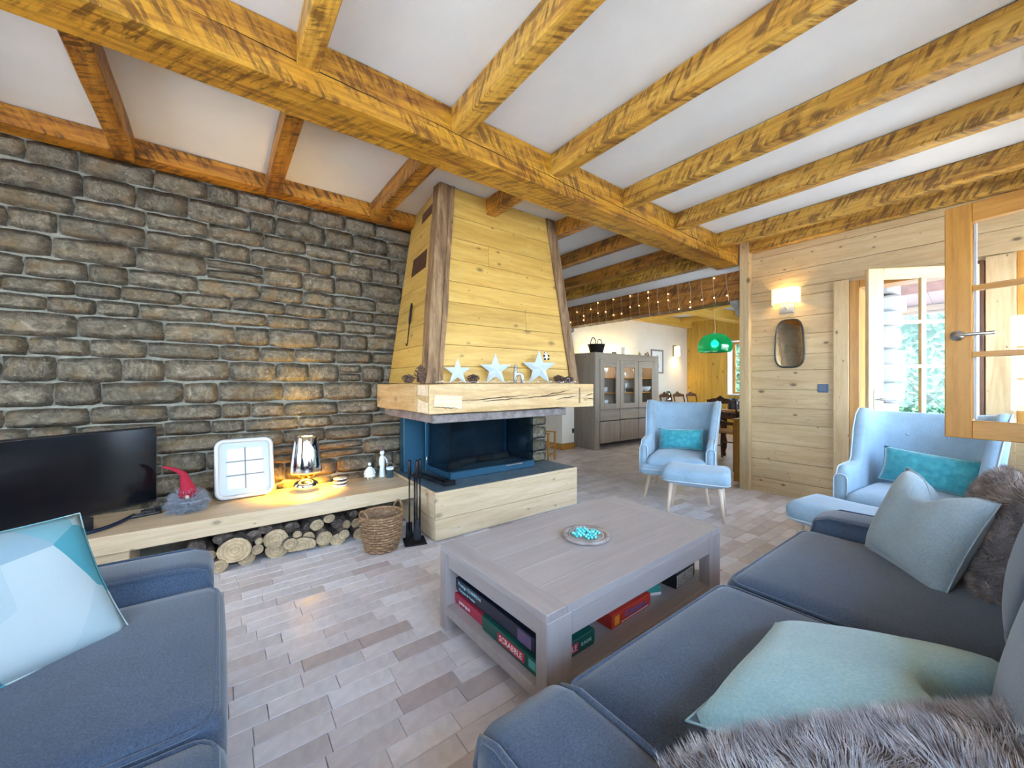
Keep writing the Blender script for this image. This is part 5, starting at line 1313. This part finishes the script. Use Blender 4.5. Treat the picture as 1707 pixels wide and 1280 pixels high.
box('face_rail', (-hw / 2 + .12, -hd / 2 - .012, 1.60), (hw / 2 - .12, -hd / 2, hh - .04), GRX, ht)
for z in (.98, 1.26): box('shelf', (-hw / 2 + .035, -hd / 2 + .03, z), (hw / 2 - .035, hd / 2 - .02, z + .018), wood('honey', 'x'), ht, 0)
bw = (hw - .24) / 3
for k in range(3):
    x0 = -hw / 2 + .12 + k * bw + .006; x1 = x0 + bw - .012; yf = -hd / 2 - .018
    dr = empty('door', (0, 0, 0)); dr.parent = ht
    for a, b_ in ((x0, x0 + .11), (x1 - .11, x1)): box('stile', (a, yf, .70), (b_, yf + .022, 1.595), GR, dr, .002)
    box('rail', (x0 + .11, yf, .70), (x1 - .11, yf + .022, .80), GRX, dr, .002); box('rail', (x0 + .11, yf, 1.47), (x1 - .11, yf + .022, 1.595), GRX, dr, .002)
    box('pane', (x0 + .11, yf + .008, .80), (x1 - .11, yf + .012, 1.47), PANE, dr, 0)
    box('drawer', (x0, yf, .50), (x1, yf + .022, .665), GRX, ht, .003); box('lower_door', (x0, yf, .10), (x1, yf + .022, .485), GR, ht, .003)
for k in range(1, 3): box('gap_strip', (-hw / 2 + .12 + k * bw - .006, -hd / 2 - .004, .10), (-hw / 2 + .12 + k * bw + .006, -hd / 2, 1.60), plain('gap_dark', (.03, .028, .027), .8), ht, 0)
box('added_cabinet_light', (-hw / 2 + .06, -hd / 2 + .05, hh - .052), (hw / 2 - .06, -hd / 2 + .07, hh - .041), plain('added_cabinet_led', (1, .9, .7), .5, emit=(1, .80, .5), estr=14), ht, 0)  # glowing strip added inside to brighten the glasses
WG = noisy('wine_glass', [(.55, .60, .62), (.80, .84, .86)], 30, .05, 0, .001, metal=.2)
gv, gf = lathe_data([(0, 0), (.032, .001), (.033, .004), (.005, .010), (.004, .075), (.02, .092), (.036, .125), (.034, .175), (.032, .175), (.033, .126), (.0, .10)], 12)
tv_, tf = lathe_data([(0, 0), (.030, 0), (.036, .10), (.034, .10), (.028, .006), (0, .006)], 12)
gm, tm = None, None; rg2 = random.Random(3)
for zi, (z, nm) in enumerate(((.6905, 'bottom'), (.9985, 'middle'), (1.2785, 'top'))):
    for k in range(3):
        for j in range(5 if k < 2 else 3):
            x = ht.location.x - hw / 2 + .12 + k * bw + .14 + j * .063; tall = (zi + k) % 2 == 0
            data = 'g' if tall else 't'
            if tall:
                if gm is None: gm = obj('wine_glass', gv, gf, WG, None, True); o = gm
                else: o = gm.copy(); COL.objects.link(o)
            else:
                if tm is None: tm = obj('tumbler', tv_, tf, WG, None, True); o = tm
                else: o = tm.copy(); COL.objects.link(o)
            o.location = (x, 4.70 + rg2.uniform(-.02, .06), z)
            tag(o, ('stemmed glass' if tall else 'clear tumbler') + ' on the %s shelf behind the %s hutch door' % (nm, ('pier-side', 'middle', 'picture-side')[k]), 'glass', 'glassware in the hutch')
bw_ = empty('serving_bowl', (6.90, 4.66, .9985), 0, 'white round serving bowl on the hutch shelf', 'bowl'); lathe('bowl', [(0, 0), (.04, 0), (.09, .05), (.105, .11), (.10, .11), (.085, .052), (0, .01)], WHITE, bw_, 20)
# on top of the hutch
tb = empty('black_tub', (5.50, 4.74, hh + .001), R(20), 'black rubber tub with two loop handles on top of the hutch', 'tub')
RUB = plain('black_rubber', (.012, .012, .013), .6)
lathe('tub', [(0, 0), (.12, 0), (.155, .15), (.165, .155), (.16, .16), (.148, .15), (.115, .01), (0, .01)], RUB, tb, 28)
for s in (-1, 1): tube('handle', [(s * .155, .05 * math.cos(math.pi * i / 8), .15 + .12 * math.sin(math.pi * i / 8)) for i in range(9)], .008, RUB, tb)
pb = empty('photo_block', (5.98, 4.72, hh + .001), 0, 'small dark box beside the cards on top of the hutch', 'box'); box('block', (-.04, -.03, 0), (.04, .03, .04), plain('dark_brown', (.05, .03, .02), .6), pb, .003)
gc = empty('greeting_card', (6.20, 4.70, hh + .001), 0, 'cream greeting card standing open on top of the hutch', 'card')
slab('leaf', [(-.065, -.015, 0), (.0, .03, 0), (.0, .03, .15), (-.065, -.015, .15)], .002, plain('card_cream', (.82, .78, .66), .7), gc, 0); slab('leaf', [(.0, .03, 0), (.065, -.015, 0), (.065, -.015, .15), (.0, .03, .15)], .002, MATS['card_cream'], gc, 0)
gb = empty('green_bottle', (6.78, 4.72, hh + .001), 0, 'little olive glass bottle on top of the hutch', 'bottle'); lathe('glass_body', [(0, 0), (.022, 0), (.024, .05), (.009, .07), (.009, .085), (0, .085)], plain('olive_glass', (.35, .33, .10), .1), gb, 14); lathe('stopper', [(0, .085), (.010, .085), (.010, .095), (0, .096)], wood('endgrain', 'z'), gb, 10)
dw = empty('driftwood', (7.03, 4.72, hh + .001), 0, 'twisted piece of driftwood on top of the hutch', 'driftwood')
tube('branch', [(-.09, 0, .014), (-.05, 0, .06), (-.01, .01, .03), (.03, 0, .085), (.06, 0, .05), (.08, 0, .014)], [.010, .014, .013, .013, .011, .008], wood('weathered', 'x'), dw); tube('twig', [(.0, .01, .035), (.03, -.02, .02), (.07, -.03, .01)], [.010, .008, .006], wood('weathered', 'x'), dw)
led = empty('hutch_light_strip', (6.2, 5.0, hh + .001), 0, 'warm light strip behind the hutch cornice', 'light strip')
box('diffuser', (-.75, -.012, .004), (.75, .012, .018), plain('led_warm', (1, .9, .6), .5, emit=(1, .80, .35), estr=22), led, 0); box('base', (-.76, -.016, 0), (.76, .016, .004), WHITE, led, 0)
# picture, sconce
pc = empty('framed_print', (7.98, 5.10, 1.665), 0, 'grey framed pencil drawing on the cream dining room wall', 'picture')
boxes('frame', [((-.24, -.022, -.27), (-.205, 0, .27)), ((.205, -.022, -.27), (.24, 0, .27)), ((-.205, -.022, .235), (.205, 0, .27)), ((-.205, -.022, -.27), (.205, 0, -.235))], plain('frame_grey', (.22, .20, .19), .5), pc)
box('mount', (-.205, -.012, -.235), (.205, -.004, .235), plain('mount_white', (.8, .8, .79), .8), pc, 0)
slab('drawing', [(-.09, -.0135, -.12), (.08, -.0135, -.14), (.03, -.0135, .15), (-.01, -.0135, .16)], .001, noisy('pencil_grey', [(.2, .2, .21), (.6, .6, .6)], 12, .9), pc, 0)
ds = empty('tube_sconce', (8.72, 5.10, 1.82), 0, 'narrow glowing wall lamp beside the framed drawing', 'wall lamp')
box('wall_plate', (-.075, -.02, -.02), (-.045, 0, .25), wood('walnut', 'z'), ds, .003); box('top_arm', (-.075, -.08, .235), (.0, -.0, .25), wood('walnut', 'x'), ds, .002)
lathe('glass_shade', [(.055, 0), (.058, .01), (.05, .22), (.02, .235), (0, .235)], plain('lit_glass', (.95, .88, .6), .4, emit=(1, .82, .42), estr=1.2), ds, 18, (.01, -.075, 0), cap=False); point(ds, (.01, -.075, .06), 10, (1, .72, .34))
# pendant
pe = empty('pendant_lamp', (6.62, 3.15, 1.695), 0, 'large translucent green dome pendant over the dining table', 'pendant lamp')
def green_glass():
    m = bpy.data.materials.new('green_acrylic'); m.use_nodes = True; n = m.node_tree; n.nodes.clear(); MATS['green_acrylic'] = m
    out = n.nodes.new('ShaderNodeOutputMaterial'); mx = n.nodes.new('ShaderNodeMixShader'); t = n.nodes.new('ShaderNodeBsdfTransparent'); b = n.nodes.new('ShaderNodeBsdfTranslucent')
    t.inputs[0].default_value = (.05, .62, .42, 1); b.inputs[0].default_value = (.02, .60, .36, 1); mx.inputs[0].default_value = .35
    gl = n.nodes.new('ShaderNodeBsdfGlossy'); gl.inputs['Roughness'].default_value = .08; m2 = n.nodes.new('ShaderNodeMixShader'); m2.inputs[0].default_value = .08; n.links.new(mx.outputs[0], m2.inputs[1]); n.links.new(gl.outputs[0], m2.inputs[2])
    n.links.new(t.outputs[0], mx.inputs[1]); n.links.new(b.outputs[0], mx.inputs[2]); n.links.new(m2.outputs[0], out.inputs[0]); return m
prof = [(.235, 0), (.255, .04), (.262, .085), (.255, .14), (.225, .21), (.17, .265), (.09, .30), (.02, .312)]
lathe('dome', prof + [(r_ - .004, z_ - .002) for r_, z_ in prof[::-1]] + prof[:1], green_glass(), pe, 40, cap=False)
ball('bulb', (0, 0, .135), .06, plain('pendant_bulb', (1, .95, .85), .3, emit=(1, .90, .68), estr=7), pe)
lathe('lamp_holder', [(0, .19), (.02, .19), (.02, .31), (.012, .33), (0, .33)], NICKEL, pe, 14)
tube('cable', [(0, 0, .33), (.02, 0, .40), (.015, .02, .6), (0, 0, ZC - .025 - 1.695)], .003, plain('cable_white', (.7, .65, .55), .5), pe, 6); lathe('ceiling_rose', [(0, ZC - .06 - 1.695), (.04, ZC - .055 - 1.695), (.05, ZC - .026 - 1.695), (0, ZC - .025 - 1.695)], WHITE, pe, 16)
point(pe, (0, 0, .135), 60, (1, .80, .50), .06)
# table
dt = empty('dining_table', (7.37, 2.62, 0), 0, 'dark wooden dining table with turned legs and pale top', 'dining table'); WN, WNX = wood('walnut', 'z'), wood('walnut', 'x')
for k in range(4): box('top_plank', (-.93, -.45 + k * .225 + .001, .715), (.93, -.45 + (k + 1) * .225 - .001, .745), wood('honey', 'x'), dt, .003)
for sy in (-1, 1): 
    y0, y1 = sorted((sy * .40, sy * .375)); box('apron', (-.86, y0, .60), (.86, y1, .7145), WNX, dt)
for sx in (-1, 1):
    x0, x1 = sorted((sx * .88, sx * .855)); box('apron', (x0, -.374, .60), (x1, .374, .7145), wood('walnut', 'y'), dt)
    for sy in (-1, 1): lathe('leg', [(.0, 0), (.03, 0), (.036, .04), (.025, .07), (.045, .14), (.05, .25), (.03, .34), (.04, .38), (.03, .42), (.048, .46), (.05, .60), (0, .60)], WN, dt, 14, (sx * .83, sy * .35, 0))
def make_dining_chair(root):
    for sx in (-1, 1):
        tube('back_post', [(sx * .19, .20, 0), (sx * .19, .19, .45), (sx * .195, .22, .75), (sx * .20, .26, .93)], [.015, .018, .015, .013], WN, root, 8)
        tube('front_leg', [(sx * .20, -.20, 0), (sx * .21, -.21, .22), (sx * .20, -.20, .44)], [.014, .018, .018], WN, root, 8)
        tube('side_stretcher', [(sx * .20, -.20, .20), (sx * .19, .195, .20)], .010, WN, root, 6)
    roundbox('seat', (-.23, -.23, .43), (.23, .21, .465), .016, noisy('rush_seat', [(.34, .20, .08), (.50, .33, .16)], 50, .9, .5, .004), root, 6)
    tube('front_stretcher', [(-.20, -.20, .25), (.20, -.20, .25)], .010, WN, root, 6)
    def rail(z, hgt, arch): 
        vs = []; k = 12
        for i in range(k + 1):
            u = -1 + 2 * i / k; zt = z + hgt * .5 + arch * (math.cos(u * math.pi) * .5 + .5) + arch * .35 * math.cos(u * math.pi * 3) * (1 - abs(u)); y = .185 + (z - .45) * .155 + .02 * (1 - u * u)
            vs += [(u * .197, y, z - hgt * .5), (u * .197, y, zt), (u * .197, y + .018, zt), (u * .197, y + .018, z - hgt * .5)]
        fs = []
        for i in range(k):
            a = i * 4; fs += [(a + j, a + 4 + j, a + 4 + (j + 1) % 4, a + (j + 1) % 4) for j in range(4)]
        fs += [(0, 1, 2, 3), (k * 4 + 3, k * 4 + 2, k * 4 + 1, k * 4)]; obj('crest_rail' if arch > .03 else 'back_rail', vs, fs, WN, root)
    rail(.90, .05, .05); rail(.72, .04, .015); rail(.58, .04, .015)
dc = empty('dining_chair', (7.50, 4.33, 0), R(0), 'dark ladder-back chair with shaped crest beside the hutch', 'chair'); make_dining_chair(dc)
for (x, y, rz, lab) in ((8.02, 4.34, 0, 'dark ladder-back chair with shaped crest next to the mirror lamp'), (8.55, 4.34, 0, 'dark ladder-back chair with shaped crest near the ochre boarded wall'), (6.17, 2.72, R(90), 'dark rush-seated chair tucked at the end of the dining table')):
    c_ = copy_tree(dc); c_.location = (x, y, 0); c_.rotation_euler = (0, 0, rz); c_['label'] = lab
st = empty('lamp_console', (8.05, 4.87, 0), 0, 'narrow dark side table under the wall lamp', 'side table')
box('top', (-.25, -.15, .62), (.25, .15, .65), WNX, st); 
for sx in (-1, 1):
    for sy in (-1, 1): tube('leg', [(sx * .21, sy * .11, .62), (sx * .22, sy * .12, 0)], [.018, .012], WN, st, 8)
l2 = empty('mirror_lamp', (7.98, 4.82, .651), 0, 'unlit mirror-silver lamp with tapered shade on the dark side table', 'lamp')
for ch in list(lamp.children):
    if ch.type == 'MESH' and ch.name.split('.')[0] in ('base', 'shade'):
        c_ = ch.copy(); COL.objects.link(c_); c_.parent = l2
lathe('neck', [(.022, .074), (.046, .084), (.075, .118), (.088, .125)], CHROME, l2, 24, cap=False)
jg = empty('enamel_jug', (6.80, 2.93, .7455), R(150), 'black and white jug with a handle on the dining table', 'jug'); lathe('body', [(0, 0), (.085, 0), (.09, .02), (.07, .12), (.062, .17), (.066, .175), (.055, .17), (.06, .12), (.0, .02)], plain('jug_black', (.03, .035, .045), .2), jg, 20); tube('handle', [(-.065, 0, .15), (-.11, 0, .14), (-.12, 0, .09), (-.08, 0, .05)], .009, WHITE, jg); slab('white_patch', [(.066, -.035, .02), (.066, .035, .02), (.056, .03, .14), (.056, -.03, .14)], .03, WHITE, jg, .004)
rbw = empty('red_bowl', (6.98, 2.90, .7455), 0, 'small dark red bowl beside the jug on the dining table', 'bowl'); lathe('bowl', [(0, 0), (.035, 0), (.06, .04), (.068, .07), (.063, .07), (.055, .042), (0, .012)], plain('glaze_red', (.14, .015, .012), .2), rbw, 20)
cb = empty('side_cabinet', (5.16, 2.05, 0), 0, 'narrow honey wooden cabinet behind the plank wall post', 'cabinet')
box('body', (-.22, -.10, 0), (.22, .08, .73), HONEY, cb); box('top', (-.23, -.105, .73), (.23, .095, .75), wood('honey', 'x'), cb); box('door', (-.20, .081, .10), (.20, .097, .70), plain('dark_red_panel', (.13, .025, .018), .45), cb); ball('knob', (.15, .108, .42), .012, NICKEL, cb)
kc = empty('child_chair', (3.93, 4.42, 0), R(25), 'low wooden slatted child chair behind the hearth', 'chair'); LW, LWX = wood('honey', 'z'), wood('honey', 'x')
for sx in (-1, 1):
    box('leg', (sx * .13 - .012, -.14, 0), (sx * .13 + .012, -.116, .42), LW, kc, .002); box('leg', (sx * .13 - .012, .116, 0), (sx * .13 + .012, .14, .42), LW, kc, .002)
    box('arm_rail', (sx * .13 - .014, -.15, .42), (sx * .13 + .014, .15, .44), wood('honey', 'y'), kc, .002)
box('seat', (-.145, -.15, .23), (.145, .14, .25), LWX, kc); box('back_slat', (-.118, .12, .33), (.118, .136, .38), LWX, kc); box('front_rail', (-.118, -.138, .10), (.118, -.12, .125), LWX, kc)
sk = empty('wall_socket', (5.085, 4.92, .32), 0, 'black wall socket on the narrow face of the cream pier', 'socket'); box('plate', (-.03, -.01, -.04), (.02, 0, .04), BLACKPL, sk, .002); box('insert', (-.02, -.012, -.025), (.012, -.01, .025), plain('socket_grey', (.04, .04, .045), .4), sk, .001)
